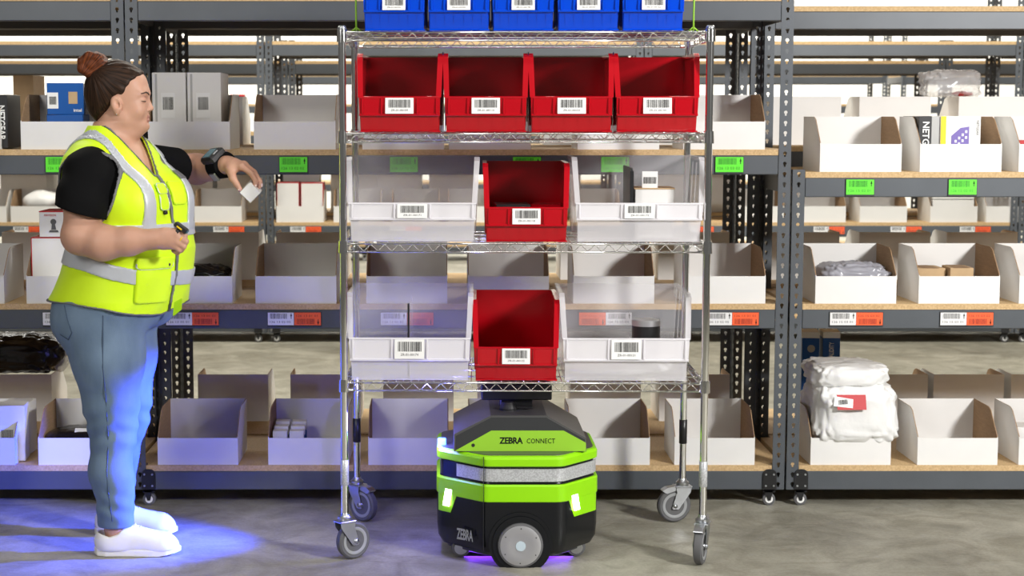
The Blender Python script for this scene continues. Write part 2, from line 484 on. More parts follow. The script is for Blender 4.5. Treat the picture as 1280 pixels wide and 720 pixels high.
# shelf cards: (rack, world X of the card, board height, kind, text)
def tags_for():
    n = 0
    for r, x, z, k, s in [
        (A_l, -1.437, 1.356, 'green', 1), (A_m, -.563, 1.356, 'green', 2), (A_m, -.150, 1.356, 'green', 3), (A_m, .310, 1.356, 'green', 4), (A_m, .640, 1.356, 'green', 5), (A_m, 1.067, 1.356, 'green', 7),
        (A_r, 1.558, 1.272, 'green', 8), (A_r, 1.942, 1.272, 'green', 9),
        (A_l, -1.465, .775, 'white', 0), (A_m, -1.00, .775, 'white', 1), (A_m, -.901, .775, 'orange', 6), (A_m, -.616, .775, 'white', 2), (A_m, -.515, .775, 'orange', 6),
        (A_m, -.190, .775, 'white', 3), (A_m, -.090, .775, 'orange', 6), (A_m, .560, .775, 'orange', 6), (A_m, .660, .775, 'white', 4), (A_m, 1.038, .775, 'white', 5), (A_m, 1.138, .775, 'orange', 6),
        (A_r, 1.506, .775, 'white', 10), (A_r, 1.606, .775, 'orange', 11), (A_r, 1.923, .775, 'white', 10), (A_r, 2.023, .775, 'orange', 11)]:
        shelf_tag(r, x, z-.056, k, TAGTXT[s], n); n += 1
    for r, u in [(C_[0], -2.75), (C_[1], -1.00+.05), (C_[0], -1.45), (C_[2], 2.45), (C_[2], 2.95), (C_[2], 3.4), (C_[1], -.3), (C_[1], .4), (C_[2], 1.6)]:
        shelf_tag(r, u, .735, 'white', TAGTXT[n % 8], n); shelf_tag(r, u+.102, .735, 'orange', TAGTXT[6], n); n += 1
tags_for()

# ------------------------------------------------------------------ cardboard shelf bins
BW, BD, BF, BH = .306, .30, .104, .206
T = .003
def panel_meshes():
    d = {}
    m = MB(); m.box(-BW/2, BW/2, 0, T, 0, BF); d['front_panel'] = m.mesh('front_panel', 'white_card')
    m = MB(); m.box(-BW/2, BW/2, BD-T, BD, 0, BH); d['back_panel'] = m.mesh('back_panel', 'white_card')
    m = MB(); m.box(-BW/2+T, BW/2-T, T, BD-T, 0, T); d['bottom_panel'] = m.mesh('bottom_panel', 'white_card')
    side = [(T,0),(BD-T,0),(BD-T,BH),(BD*.40,BH),(BD*.30,BH-.010),(T,BF+.004)]
    for nm, x0, inner in (('side_left', -BW/2, 1), ('side_right', BW/2-T, 0)):
        m = MB(); m.prism_x(side, x0, x0+T); n = len(side)
        # the face towards the inside is bare kraft, the outside is white
        m.m = [0]*len(m.m); m.m[-1 if inner else -2] = 1
        for k in range(1, n): m.m[k] = 1 if k in (2, 3, 4) else 0
        d[nm] = m.mesh('side_panel', ['white_card', 'kraft_card'])
    return d
PANEL = panel_meshes()
HAND = None
def carton(x, y, z, label, group, rz=0., flip=False, whole=True, yaw=0., bottom=True):
    """x: centre of the front panel, y: front face; flip turns the open front away"""
    t = thing('cardboard_bin', label, 'cardboard bin', (x, y, z), (PI if flip else 0)+yaw, group)
    for k, me in PANEL.items():
        place('side_panel' if k.startswith('side') else k, me, t)
    return t
ORD = ['first', 'second', 'third', 'fourth', 'fifth', 'sixth', 'seventh', 'eighth', 'ninth', 'tenth']
def cen(u0, u1, v, Y):     # centre of a front panel given by where it stands
    return ((u0+u1)/2-555)/2100*(Y*.99465+(EYE-v)*.1033)
zb, zm, zt, zr = LV[0], LV[1], LV[2], LVR[2]
YF = YA+.012
G1 = 'white cardboard bins on the front racks'
carton(cen(-105,-1,zt,YF), YF, zt, 'white cardboard bin holding a black box at the left edge of the photo, upper shelf', G1)
carton(cen(27,128,zt,YF), YF, zt, 'white cardboard bin holding two blue boxes behind the woman\'s head', G1)
carton(cen(185,288,zt,YF), YF, zt, 'white cardboard bin holding two tall white boxes in front of the woman\'s face', G1)
carton(cen(317,420,zt,YF), YF, zt, 'empty white cardboard bin on the upper shelf between woman and cart', G1)
carton(cen(453,555,zt,YF), YF, zt, 'white cardboard bin behind the leftmost red bin of the cart\'s red row', G1)
carton(cen(561,664,zt,YF), YF, zt, 'white cardboard bin behind the second red bin of the cart\'s red row', G1)
carton(cen(720,826,zt,YF), YF, zt, 'white cardboard bin behind the gap of the third and fourth red bins', G1)
carton(cen(853,957,zt,YF), YF, zt, 'empty white cardboard bin on the upper shelf, right of the cart\'s red row', G1)
carton(cen(1024,1127,zr,YF), YF, zr, 'empty white cardboard bin on top of the low rack, left of the one with boxes', G1)
carton(cen(1149,1252,zr,YF), YF, zr, 'white cardboard bin on top of the low rack holding upright retail boxes', G1)
carton(cen(1273,1375,zr,YF), YF, zr, 'white cardboard bin cut by the right edge, on top of the low rack', G1)
carton(cen(-96,6,zm,YF), YF, zm, 'white cardboard bin on the middle shelf, cut by the left edge', G1)
carton(cen(33,135,zm,YF), YF, zm, 'white cardboard bin with camera boxes behind the woman\'s back', G1)
carton(cen(189,291,zm,YF), YF, zm, 'white cardboard bin with a black plastic bag in front of the woman\'s belly', G1)
carton(cen(319,421,zm,YF), YF, zm, 'empty white cardboard bin on the middle shelf between woman and cart', G1)
carton(cen(457,560,zm,YF), YF, zm, 'white cardboard bin behind the lower left clear bin of the cart', G1)
carton(cen(584,687,zm,YF), YF, zm, 'white cardboard bin behind the lowest red bin of the cart', G1)
carton(cen(715,819,zm,YF), YF, zm, 'white cardboard bin behind the lower right clear bin of the cart', G1)
carton(cen(855,957,zm,YF), YF, zm, 'white cardboard bin on the middle shelf just right of the cart', G1)
carton(cen(1019,1120,zm,YF), YF, zm, 'white cardboard bin with a grey plastic bag on the low rack\'s middle shelf', G1)
carton(cen(1147,1250,zm,YF), YF, zm, 'white cardboard bin holding two small brown boxes', G1)
carton(cen(1273,1375,zm,YF), YF, zm, 'white cardboard bin cut by the right edge, middle shelf', G1)
carton(cen(-82,20,zb,YF), YF, zb, 'white cardboard bin with packed white boxes at the left edge, bottom shelf', G1)
carton(cen(47,150,zb,YF), YF, zb, 'white cardboard bin with a black bag behind the woman\'s knees', G1)
carton(cen(196,299,zb,YF), YF, zb, 'empty white cardboard bin on the bottom shelf right of the woman\'s shins', G1)
carton(cen(334,437,zb,YF), YF, zb, 'white cardboard bin with small blue and white packets, beside the cart leg', G1)
carton(cen(459,562,zb,YF), YF, zb, 'empty white cardboard bin between the cart leg and the robot', G1)
carton(cen(585,688,zb,YF), YF, zb, 'white cardboard bin mostly hidden behind the left half of the robot', G1)
carton(cen(711,813,zb,YF), YF, zb, 'empty white cardboard bin half hidden behind the right side of the robot', G1)
carton(cen(842,944,zb,YF), YF, zb, 'empty white cardboard bin on the bottom shelf behind the right cart legs', G1)
carton(cen(1012,1114,zb,YF), YF, zb, 'white cardboard bin buried under a heap of white poly bags', G1)
carton(cen(1146,1247,zb,YF), YF, zb, 'empty white cardboard bin on the low rack\'s bottom shelf', G1)
carton(cen(1272,1374,zb,YF), YF, zb, 'white cardboard bin cut by the right edge, bottom shelf', G1)
# second row: bins turned away, their backs towards us
G2 = 'white cardboard bins of the second row, seen from behind'
YK = YB+.595
def row2(z, spans, shelf):
    n = 0
    for u0, u1 in spans:
        x = cen(u0, u1, z+.1, YK-BD)
        carton(x, YK, z, 'white cardboard bin seen from behind, %s from the left of the second-row %s shelf' % (ORD[n], shelf), G2, flip=True); n += 1
ORD += ['eleventh', 'twelfth']
row2(zb, [(-24,66),(100,190),(246,337),(362,452),(478,568),(596,686),(712,802),(823,913),(1071,1160),(1166,1255),(1263,1352)], 'bottom')
row2(zm, [(2,92),(120,208),(234,325),(345,434),(470,560),(590,680),(700,790),(822,912),(960,1049),(1074,1162),(1183,1271)], 'middle')
row2(zt, [(-52,36),(70,160),(214,303),(322,412),(440,530),(560,650),(680,770),(806,896),(968,1045),(1074,1163),(1198,1287)], 'upper')
# third row across the aisle
G3 = 'white cardboard bins on the far rack across the aisle'
def row3(z, spans, shelf):
    n = 0
    for u0, u1 in spans:
        carton(cen(u0, u1, z, YC+.012), YC+.012, z, 'white cardboard bin across the aisle, %s from the left of the far %s shelf' % (ORD[n], shelf), G3); n += 1
row3(LVC[1], [(-48,5),(13,73),(88,147),(170,229),(242,303),(344,406),(417,476),(490,549),(560,620),(640,700),(715,775),(920,980),(998,1057),(1074,1134),(1162,1222),(1232,1292)][:12], 'middle')
ORD2 = None
for n, (u0, u1) in enumerate([(998,1057),(1074,1134),(1162,1222),(1232,1292)]):
    carton(cen(u0,u1,LVC[1],YC+.012), YC+.012, LVC[1], '%s of the four white bins glimpsed through the gap of the low rack' % ['leftmost','second','third','rightmost'][n], G3)

# ------------------------------------------------------------------ goods in the bins
def goods_box(name, label, cat, x, y, z, w, d, h, m, rz=0., group=None, edges=None):
    t = thing(name, label, cat, (x, y, z), rz, group)
    b = MB(); b.bbox(-w/2, w/2, 0, d, 0, h, .0015); b.build('carton', m, t)
    if edges:
        e = MB(); q = .003
        for x0, x1, z0, z1 in ((-w/2-.0006,-w/2+q,0,h),(w/2-q,w/2+.0006,0,h),(-w/2,w/2,h-q,h+.0006)): e.box(x0, x1, -.0008, d*.98, z0, z1)
        e.build('edge_trim', edges, t)
    return t
def sticker(t, x, z, w, h, seed=0, y=-.0008, txt=None):
    s = MB(); s.box(-w/2, w/2, -.0006, 0, -h/2, h/2); so = s.build('sticker', 'paper', t, loc=(x, y, z))
    barcode(w*.75, h*.5, 'ink', so, (0, -.0010, h*.08), seed)
    if txt: text(txt, w*.7, h*.14, 'ink', so, (0, -.0010, -h*.32))
    return so
def lump(name, label, cat, loc, sx, sy, sz, m, amp=.12, freq=9., pw=2.6, rz=0., seed=0, group=None, n=40, wrinkle=.02, mats=None):
    """a crumpled bag: superellipsoid with folds, flat underneath"""
    mb = MB(); rows = n//2; vs = []
    for i in range(rows+1):
        th = PI*i/rows
        for j in range(n):
            ph = 2*PI*j/n
            def sp(a, p): return math.copysign(abs(a)**(2/p), a)
            x = sp(math.sin(th), pw)*sp(math.cos(ph), pw); y = sp(math.sin(th), pw)*sp(math.sin(ph), pw); z = sp(math.cos(th), pw)
            v = Vector((x*sx, y*sy, z*sz)); q = v*freq+Vector((seed*7.1, seed*3.3, 0))
            k = 1+amp*noise.noise(q)+wrinkle*4*abs(noise.noise(q*3.1))-wrinkle
            v *= k; v.z = max(v.z, -sz*.93); vs.append((v.x, v.y, v.z+sz*.93))
    fs = []
    for i in range(rows):
        for j in range(n):
            a = i*n+j; b = i*n+(j+1) % n; fs.append((a, b, b+n, a+n))
    mb.smooth = True; mb.add(vs, fs)
    o = mb.build(name, m, None, loc=loc, rot=(0,0,rz)); tag(o, label, cat, group)
    return o
def X(u, z, Y): return (u-555)/2100*(Y*.99465+(EYE-z)*.1033)
# upper shelf, left: two blue boxes, and a black one at the edge
for k, (u0, u1, z0) in enumerate([(55,104,zt+.010),(56,102,zt+.118)]):
    y = YF+.07; w = .135
    t = goods_box('blue_box', ['lower blue retail box with a brown window, behind the woman\'s bun', 'upper blue retail box stacked on another behind the woman\'s bun'][k], 'box', X(81,1.45,y)+k*.004, y, z0-.006 if k == 0 else zt+.1305, w, .16, .126 if k == 0 else .118, 'blue_box', .12*k+.05, 'pair of blue boxes')
    s = MB(); s.box(.012,.045,-.0012,0,.04,.085); s.build('window', 'kraft_light', t)
    s = MB(); s.box(-.066,-.026,-.0012,0,.022,.082); s.build('sticker', 'paper', t); barcode(.026,.03,'ink',t,(-.046,-.0016,.052),k)
    text('intel', .03,.012,'paper', t, (.045,-.0014,.016))
t = goods_box('black_box', 'black retail box with sideways white lettering at the left edge', 'box', X(-3,1.45,YF+.05), YF+.05, zt+.004, .075, .2, .200, 'box_black')
text('NETGEAR', .13,.026,'paper', t, (.016,-.0012,.095), (PI/2, PI/2, 0))
# tall white boxes
for k, (u0, u1) in enumerate([(190,233),(234,277)]):
    y = YF+.05; x0 = X(u0,1.5,y); x1 = X(u1,1.5,y)
    t = goods_box('white_box', ['tall white box with a barcode nearer the woman\'s face', 'tall white box with a barcode, right one of the pair'][k], 'box', (x0+x1)/2, y, zt+.004, x1-x0-.003, .22, .283, 'white_card', 0, 'pair of tall white boxes')
    sticker(t, -.004, .160, .052, .095, k); s = MB(); s.box(-.052,-.044,-.0012,0,.03,.278); s.build('seam', 'box_grey', t)
# upper right retail boxes
y = YF+.05
t = goods_box('black_box', 'black retail box with sideways white lettering, in the low rack\'s top bin', 'box', X(1155.5,1.36,y), y, zr+.004, .048, .22, .204, 'box_black'); text('NETGEAR',.15,.026,'paper',t,(0.004,-.0012,.108),(PI/2,PI/2,0))
t = goods_box('grey_box', 'narrow grey retail box between the black and the yellow ones', 'box', X(1168.5,1.36,y), y, zr+.004, .030, .22, .204, 'box_grey')
t = goods_box('white_box', 'white retail box with yellow stripe and purple switch picture', 'box', X(1200,1.36,y), y, zr+.004, .152, .22, .204, 'white_card')
s = MB(); s.box(-.075,-.055,-.0012,0,.0,.2036); s.build('stripe', 'box_yellow', t)
s = MB(); s.prism_y([(-.034,.085),(-.005,.060),(.032,.100),(.032,.165),(.000,.160),(-.034,.130)], -.0016, 0); so = s.build('picture', 'box_purple', t)
s = MB()
for k in range(4): s.box(-.022+k*.013,-.014+k*.013,-.0022,-.0016,.083+k*.012,.093+k*.012); s.box(-.022+k*.013,-.014+k*.013,-.0022,-.0016,.105+k*.012,.115+k*.012)
s.build('port', 'paper', so)
text('NETGEAR ',.055,.009,'ink_grey',t,(.064,-.0012,.160),(PI/2,PI/2,0))
t = goods_box('red_box', 'red box peeping over the bin at the right edge', 'box', X(1290,1.36,y), y, zr+.004, .10, .2, .112, 'box_red')
lump('plastic_bag', 'crumpled clear plastic bag on the second row behind the low rack', 'bag', (X(1185,1.55,YB+.42), YB+.42, zt+.205), .13, .07, .062, 'clear_film', .35, 14, 3.0, seed=3, n=70, wrinkle=.05)
lump('red_goods', 'small red wrapped goods inside the clear plastic bag', 'package', (X(1203,1.55,YB+.43), YB+.43, zt+.208), .045, .03, .012, 'box_red', .2, 20, 2.2, seed=5, n=20)
t = goods_box('brown_box', 'upright brown box behind the left edge bin, upper shelf', 'box', X(29,1.62,YB+.2), YB+.2, zt+.004, .085, .2, .29, 'kraft_light')
# middle shelf
y = YF+.06
t = goods_box('white_box', 'white red-edged box standing in the bin behind the woman\'s back', 'box', X(66,.88,y), y, zm+.004, .16, .2, .242, 'white_card', 0, None, 'box_red')
t2 = goods_box('camera_box', 'white camera box with a camera picture, balanced behind the woman\'s elbow', 'box', X(72,1.08,y), y, zm+.248, .14, .18, .098, 'white_card')
s = MB(); s.box(-.0702,.0702,-.0008,.1802,.0945,.0985); s.build('lid_edge', 'box_red', t2)
text('HIKVISION',.045,.008,'box_red',t2,(-.028,-.0012,.083))
s = MB(); s.lathe([(.011,-.002),(.011,0)],16,'y',(-.016,0,.058)); s.prism_y([(-.024,.028),(-.006,.028),(-.010,.05),(-.022,.05)],-.0018,0); s.prism_y([(-.034,.018),(.004,.018),(.0,.026),(-.030,.026)],-.0018,0); s.build('picture','ink_grey',t2)
lump('black_bag', 'glossy black plastic bag in the bin before the woman\'s belly', 'bag', (X(245,.9,YF+.15), YF+.15, zm+.004), .135,.115,.068,'bag_black',.12,12,3.6,seed=2,n=70,wrinkle=.05)
lump('grey_bag', 'grey translucent plastic bag filling a middle-shelf bin', 'bag', (X(1063,.85,YF+.15), YF+.15, zm+.004), .13,.12,.072,'grey_film',.12,14,4.0,seed=4,n=80,wrinkle=.05)
for k,(u0,u1,h,rz) in enumerate([(1147,1187,.122,.05),(1188,1217,.126,-.04)]):
    y=YF+.06; t = goods_box('brown_box', ['small brown box lying left in the middle-shelf bin','small brown box standing right in the middle-shelf bin'][k], 'box', X((u0+u1)/2,.9,y), y+.03*(k==0), zm+.004, .112 if k==0 else .088, .13, h, 'kraft_light', rz)
    s = MB(); s.box(-.03,.03,-.0008,.131,h-.0005,h+.0006); s.build('tape','kraft_card',t)
# bottom shelf
y = YF+.05
t = goods_box('white_box', 'white labelled box leaning in the left-edge bottom bin', 'box', X(12,.3,y), y, zb+.004, .115, .11, .215, 'white_card', .1); sticker(t,-.01,.09,.06,.10,1)
t = goods_box('white_box', 'white box behind the labelled one in the left-edge bottom bin', 'box', X(20,.3,y+.13), y+.14, zb+.004, .10, .10, .205, 'white_card', -.05)
o = lump('black_bag', 'flat black plastic bag with white label behind the woman\'s knees', 'bag', (X(100,.2,YF+.15), YF+.15, zb+.004), .135,.12,.060,'bag_black',.08,9,3.0,seed=6)
t = thing('paper_slip', 'white paper slip lying on the black bag behind the knees', 'paper slip', (X(106,.25,YF+.07), YF+.06, zb+.112)); s = MB(); s.add([(-.04,0,-.008),(.05,0,-.012),(.05,.03,.012),(-.04,.03,.014)],[(0,1,2,3)]); s.build('slip','paper',t)
for k in range(6):
    xx = X(349+(k % 3)*13,.23,YF+.06)
    t = goods_box('packet', ['front','middle','rear'][k//2]+' '+['',''][0]+['left','right'][k%2]+' blue and white packet in the bin beside the cart leg', 'packet', X(350 if k%2==0 else 371,.23,YF+.05), YF+.045+(k//2)*.06, zb+.004+.0, .055, .05, .118+.008*(k//2), 'white_card', .06*(k%2), 'small packets')
    s = MB(); s.box(-.028,.028,-.0008,.0505,.012,.085+.008*(k//2)); s.build('sleeve','blue_box',t)
lump('black_bag', 'big glossy black plastic bag on the second row at the left edge', 'bag', (X(25,.42,YB+.40), YB+.41, zb+.205), .19,.13,.085,'bag_black',.14,9,3.4,seed=8,n=80,wrinkle=.06)
lump('clear_bag', 'clear plastic wrap edge beside the black bag, left edge', 'bag', (X(72,.42,YB+.40), YB+.42, zb+.205), .05,.09,.075,'clear_film',.2,12,2.4,seed=9,n=24)
for k,(u,lab) in enumerate([(1014,'blue retail box nearer the slotted posts, above the white poly bags'),(1040,'blue retail box with white lettering, above the white poly bags')]):
    yb = YB+.12; t = goods_box('blue_box', lab, 'box', X(u,.6,yb), yb, zb+.004, .072, .16, .41, 'blue_box', -.1, 'blue boxes on the bottom shelf')
    s = MB(); s.box(-.0362,.0362,-.0008,.1608,.385,.4106); s.build('lid','paper',t)
    if k: text('VALIDITY',.075,.02,'paper',t,(0,-.0014,.33),(PI/2,-PI/2,0))
    else:
        s = MB(); s.lathe([(.016,-.0016),(.016,0)],16,'y',(.002,0,.34)); s.build('emblem','box_grey',t)
for k,(dx,dz,sz,sx,sy,pw) in enumerate([(-.004,.045,.125,.163,.172,4.5),(-.022,.262,.046,.150,.155,3.8)]):
    lump('poly_bag', ['big white poly bag bulging out of the low rack\'s bottom bin','smaller white poly bag lying on top of the bulging one'][k], 'bag', (X(1060,.35,YF+.16)+dx, YF+.150, zb+.03+dz), sx,sy,sz,'bag_white',.10,11,pw,seed=11+k,group='white poly bags',n=90,wrinkle=.035)
t = thing('shipping_label', 'red and white shipping label on the white poly bags', 'label', (X(1062,.42,YF-.03), YF-.034, .402), .0)
t.rotation_euler = (-.35, 0, 0)
s = MB(); s.box(-.048,.062,-.001,0,-.028,.030); s.build('red_patch','box_red',t)
s = MB(); s.prism_y([(-.062,-.014),(.010,-.022),(.014,.012),(-.056,.024)],-.002,-.001); so = s.build('white_sticker','paper',t); barcode(.035,.018,'ink',so,(-.026,-.0024,.001),2,(0,-.1,0))
t = goods_box('white_box', 'small white box in the bottom bin cut by the right edge', 'box', X(1290,.25,YF+.06), YF+.06, zb+.004, .12,.12,.13,'white_card')
# goods on the far shelf across the aisle
YCf = YC+.05
for k,(u0,u1) in enumerate([(346,374),(376,404)]):
    goods_box('white_box', ['left','right'][k]+' red-edged white box across the aisle, beside the cart post','box',X((u0+u1)/2,.95,YCf),YCf,LVC[1]+.004,(u1-u0)*.00515,.2,.252 if k==0 else .25,'white_card',0,'red-edged boxes across the aisle','box_red')
goods_box('white_box','white box with small marks above the red-edged boxes across the aisle','box',X(373,1.06,YCf+.03),YCf+.24,LVC[1]+.004,.24,.2,.32,'white_card')
lump('white_bag','white bag on the far shelf left of the woman','bag',(X(53,1.0,YCf+.1),YCf+.12,LVC[1]+.06),.13,.1,.075,'bag_white',.2,9,2.2,seed=15)
for k in range(2):
    goods_box('white_box',['lower','upper'][k]+' flat white box in the far bin below a green card of the low rack','box',X(1192,.95,YCf),YCf,LVC[1]+.004+.145*k,.27,.2,.14,'white_card')
sg = thing('red_box','small red box-shaped sign with a yellow disc, far off beside the tall white boxes','box',(X(296,1.6,17.0),17.02,1.587)); s=MB(); s.bbox(-.075,.075,0,.1,0,.095,.002); s.build('carton','box_red',sg); s=MB(); s.lathe([(.022,-.003),(.022,0)],16,'y',(-.005,0,.048)); s.build('disc','box_yellow',sg)  # distant sign, modelled as a box so that it stands on the shelf

nth = 0
ORD += ['thirteenth','fourteenth','fifteenth','sixteenth']
for k in range(17):
    x = -3.0+k*.385+.05*math.sin(k*2.3)
    if min(abs(x-q) for q in xd) < .21: continue
    nth += 1
    goods_box('white_carton','plain white carton on the distant rack, %s from the left' % ORD[nth-1],'box',x,12.0+.03*math.sin(k),.788,.33,.4,.33+.04*math.sin(k*1.7),'white_card',0,'plain cartons on the distant rack')
# ------------------------------------------------------------------ chrome wire cart
CX, CY, CR = .271, 5.785, math.radians(-1.2)
HX, HY = .597, .28
cart = thing('wire_cart', 'chrome wire shelving cart on four swivel casters, loaded with plastic bins', 'cart', (CX, CY, 0), CR)
def cw(lx, ly, z): # cart to world
    return (CX+lx*math.cos(CR)-ly*math.sin(CR), CY+lx*math.sin(CR)+ly*math.cos(CR), z)
SH = [1.755, 1.427, 1.067, .605]
for sx in (-1, 1):
    for sy in (-1, 1):
        p = MB(); p.smooth = True
        prof = [(.0127,.150),(.0127,1.762)]
        p.lathe(prof, 16, 'z', (sx*HX, sy*HY, 0))
        po = p.build('post', 'chrome', cart); smooth_angle(po)
        c = MB(); c.smooth = True; c.lathe([(.0128,1.760),(.0142,1.761),(.0142,1.768),(.010,1.774)], 16, 'z', (sx*HX, sy*HY, 0)); c.build('cap', 'zinc', po)
        s = MB(); s.smooth = True
        if sy < 0: s.lathe([(.0128,.255),(.0140,.256),(.0140,.340),(.0128,.341)], 16, 'z', (sx*HX, sy*HY, 0)); s.build('reflective_sleeve', 'reflective_tape', po)
        else: s.lathe([(.0128,.29),(.0146,.291),(.0146,.378),(.0128,.379)], 16, 'z', (sx*HX, sy*HY, 0)); s.build('black_sleeve', 'black_paint', po)
def zig(mb, a, b, n, z0, z1, r=.0021):
    a = Vector(a); b = Vector(b); P = []
    for k in range(2*n+1):
        q = a.lerp(b, k/(2*n)); zz = z1 if k % 2 else z0
        P.append((q.x, q.y, zz))
    mb.tube(P, r, 5)
for z in SH:
    sh = place('wire_shelf', None, cart, (0, 0, z)); sh.empty_display_size = .05
    x0, x1, y0, y1 = -HX+.022, HX-.022, -HY+.0, HY-.0
    for nm, P, Q, n in (('front_truss',(x0,y0-.002),(x1,y0-.002),25),('rear_truss',(x0,y1+.002),(x1,y1+.002),25),('side_truss',(-HX-.002,-HY+.022),(-HX-.002,HY-.022),11),('side_truss',(HX+.002,-HY+.022),(HX+.002,HY-.022),11)):
        m = MB(); m.smooth = True
        m.tube([(P[0],P[1],-.003),(Q[0],Q[1],-.003)], .0032, 8); m.tube([(P[0],P[1],-.030),(Q[0],Q[1],-.030)], .0030, 8)
        zig(m, (P[0],P[1],0), (Q[0],Q[1],0), n, -.028, -.005)
        m.build(nm, 'chrome', sh)
    d = MB(); d.smooth = True
    n = 46
    for k in range(n+1):
        x = x0+(x1-x0)*k/n; d.tube([(x,-HY-.003,.0012),(x,HY+.003,.0012)], .0015, 5)
    for y in (-.14,0,.14): d.tube([(-HX,y,-.004),(HX,y,-.004)], .0032, 6); 
    tag(d.build('wire_deck', 'chrome', sh), kind='stuff')
    for sx in (-1,1):
        for sy in (-1,1):
            m = MB(); m.smooth = True
            m.lathe([(.0130,.006),(.0165,.006),(.0180,-.034),(.0130,-.034)], 16, 'z', (sx*HX, sy*HY, 0))
            m.tube([(sx*HX-sx*.014,sy*HY-sy*.002,-.004),(sx*HX-sx*.03,sy*HY,-.004)], .005, 8); m.tube([(sx*HX-sx*.014,sy*HY-sy*.002,-.029),(sx*HX-sx*.03,sy*HY,-.029)], .005, 8)
            co = m.build('collar', 'chrome', sh); smooth_angle(co)
def caster(lx, ly, turn, brake):
    c = place('caster', None, cart, (lx, ly, 0), (0,0,turn)); c.empty_display_size = .05
    R = .0625; o = -.032                       # wheel trails behind the stem
    w = MB(); w.smooth = True; w.lathe([(.046,-.013),(.056,-.0145),(.0615,-.010),(.0625,0),(.0615,.010),(.056,.0145),(.046,.013)], 36, 'y', (o,0,R)); wo = w.build('wheel', 'rubber_grey', c); smooth_angle(wo)
    h = MB(); h.smooth = True; h.lathe([(.012,-.013),(.030,-.010),(.040,-.015),(.0465,-.0145),(.0465,.0145),(.040,.015),(.030,.010),(.012,.013)], 36, 'y', (o,0,R)); ho = h.build('hub', 'wheel_grey', wo); smooth_angle(ho)
    f = MB()
    for s in (-1,1):
        f.prism_y(rounded([(o-.013,R-.013),(o+.013,R-.013),(.026,.112),(.030,.132),(-.030,.132),(-.026,.112)],.006), s*.0195-.0015, s*.0195+.0015)
    f.bbox(-.032,.032,-.024,.024,.129,.135,.002); fo = f.build('fork', 'zinc', c)
    b = MB(); b.smooth = True; b.lathe([(.008,-.025),(.008,.025)], 12, 'y', (o,0,R)); b.build('axle', 'zinc', c)
    s = MB(); s.smooth = True; s.lathe([(.022,.135),(.024,.139),(.024,.147),(.016,.153),(.0135,.160)], 20, 'z', (0,0,0)); so = s.build('stem_bearing', 'zinc', c); smooth_angle(so)
    if brake:
        k = MB(); k.prism_y(rounded([(o-.050,.118),(o-.030,.108),(.0,.128),(-.002,.138),(o-.030,.130)],.004), -.016, .016); k.build('brake_pedal', 'zinc', c)
    return c
caster(-HX, -HY, math.radians(218), False)
caster(-HX, HY, math.radians(140), True)
caster(HX, -HY, math.radians(72), True)
caster(HX, HY, math.radians(12), True)
for sx in (-1,1):
    r = MB(); r.smooth = True; x = sx*(HX-.035)
    r.tube([(x-sx*.0,.0,.002),(x,.0,.05),(x+sx*.003,.0,.32),(x-.03*sx,.0,.34)], .0035, 6)
    r.tube([(x-.02,0,.003),(x,.0,.022),(x+.02,0,.003)], .003, 6)
    r.build('divider_rod', 'lime_dull', cart, loc=(0,-.12,SH[0]))

for X_ in (.0015, .2815, .560):
    r = MB(); r.smooth = True; r.tube([(0,0,.001),(0,0,.262),(0,.36,.262),(0,.36,.001)], .0022, 6); r.build('divider_wire', 'chrome', cart, loc=(X_-CX, -HY+.06, SH[1]))

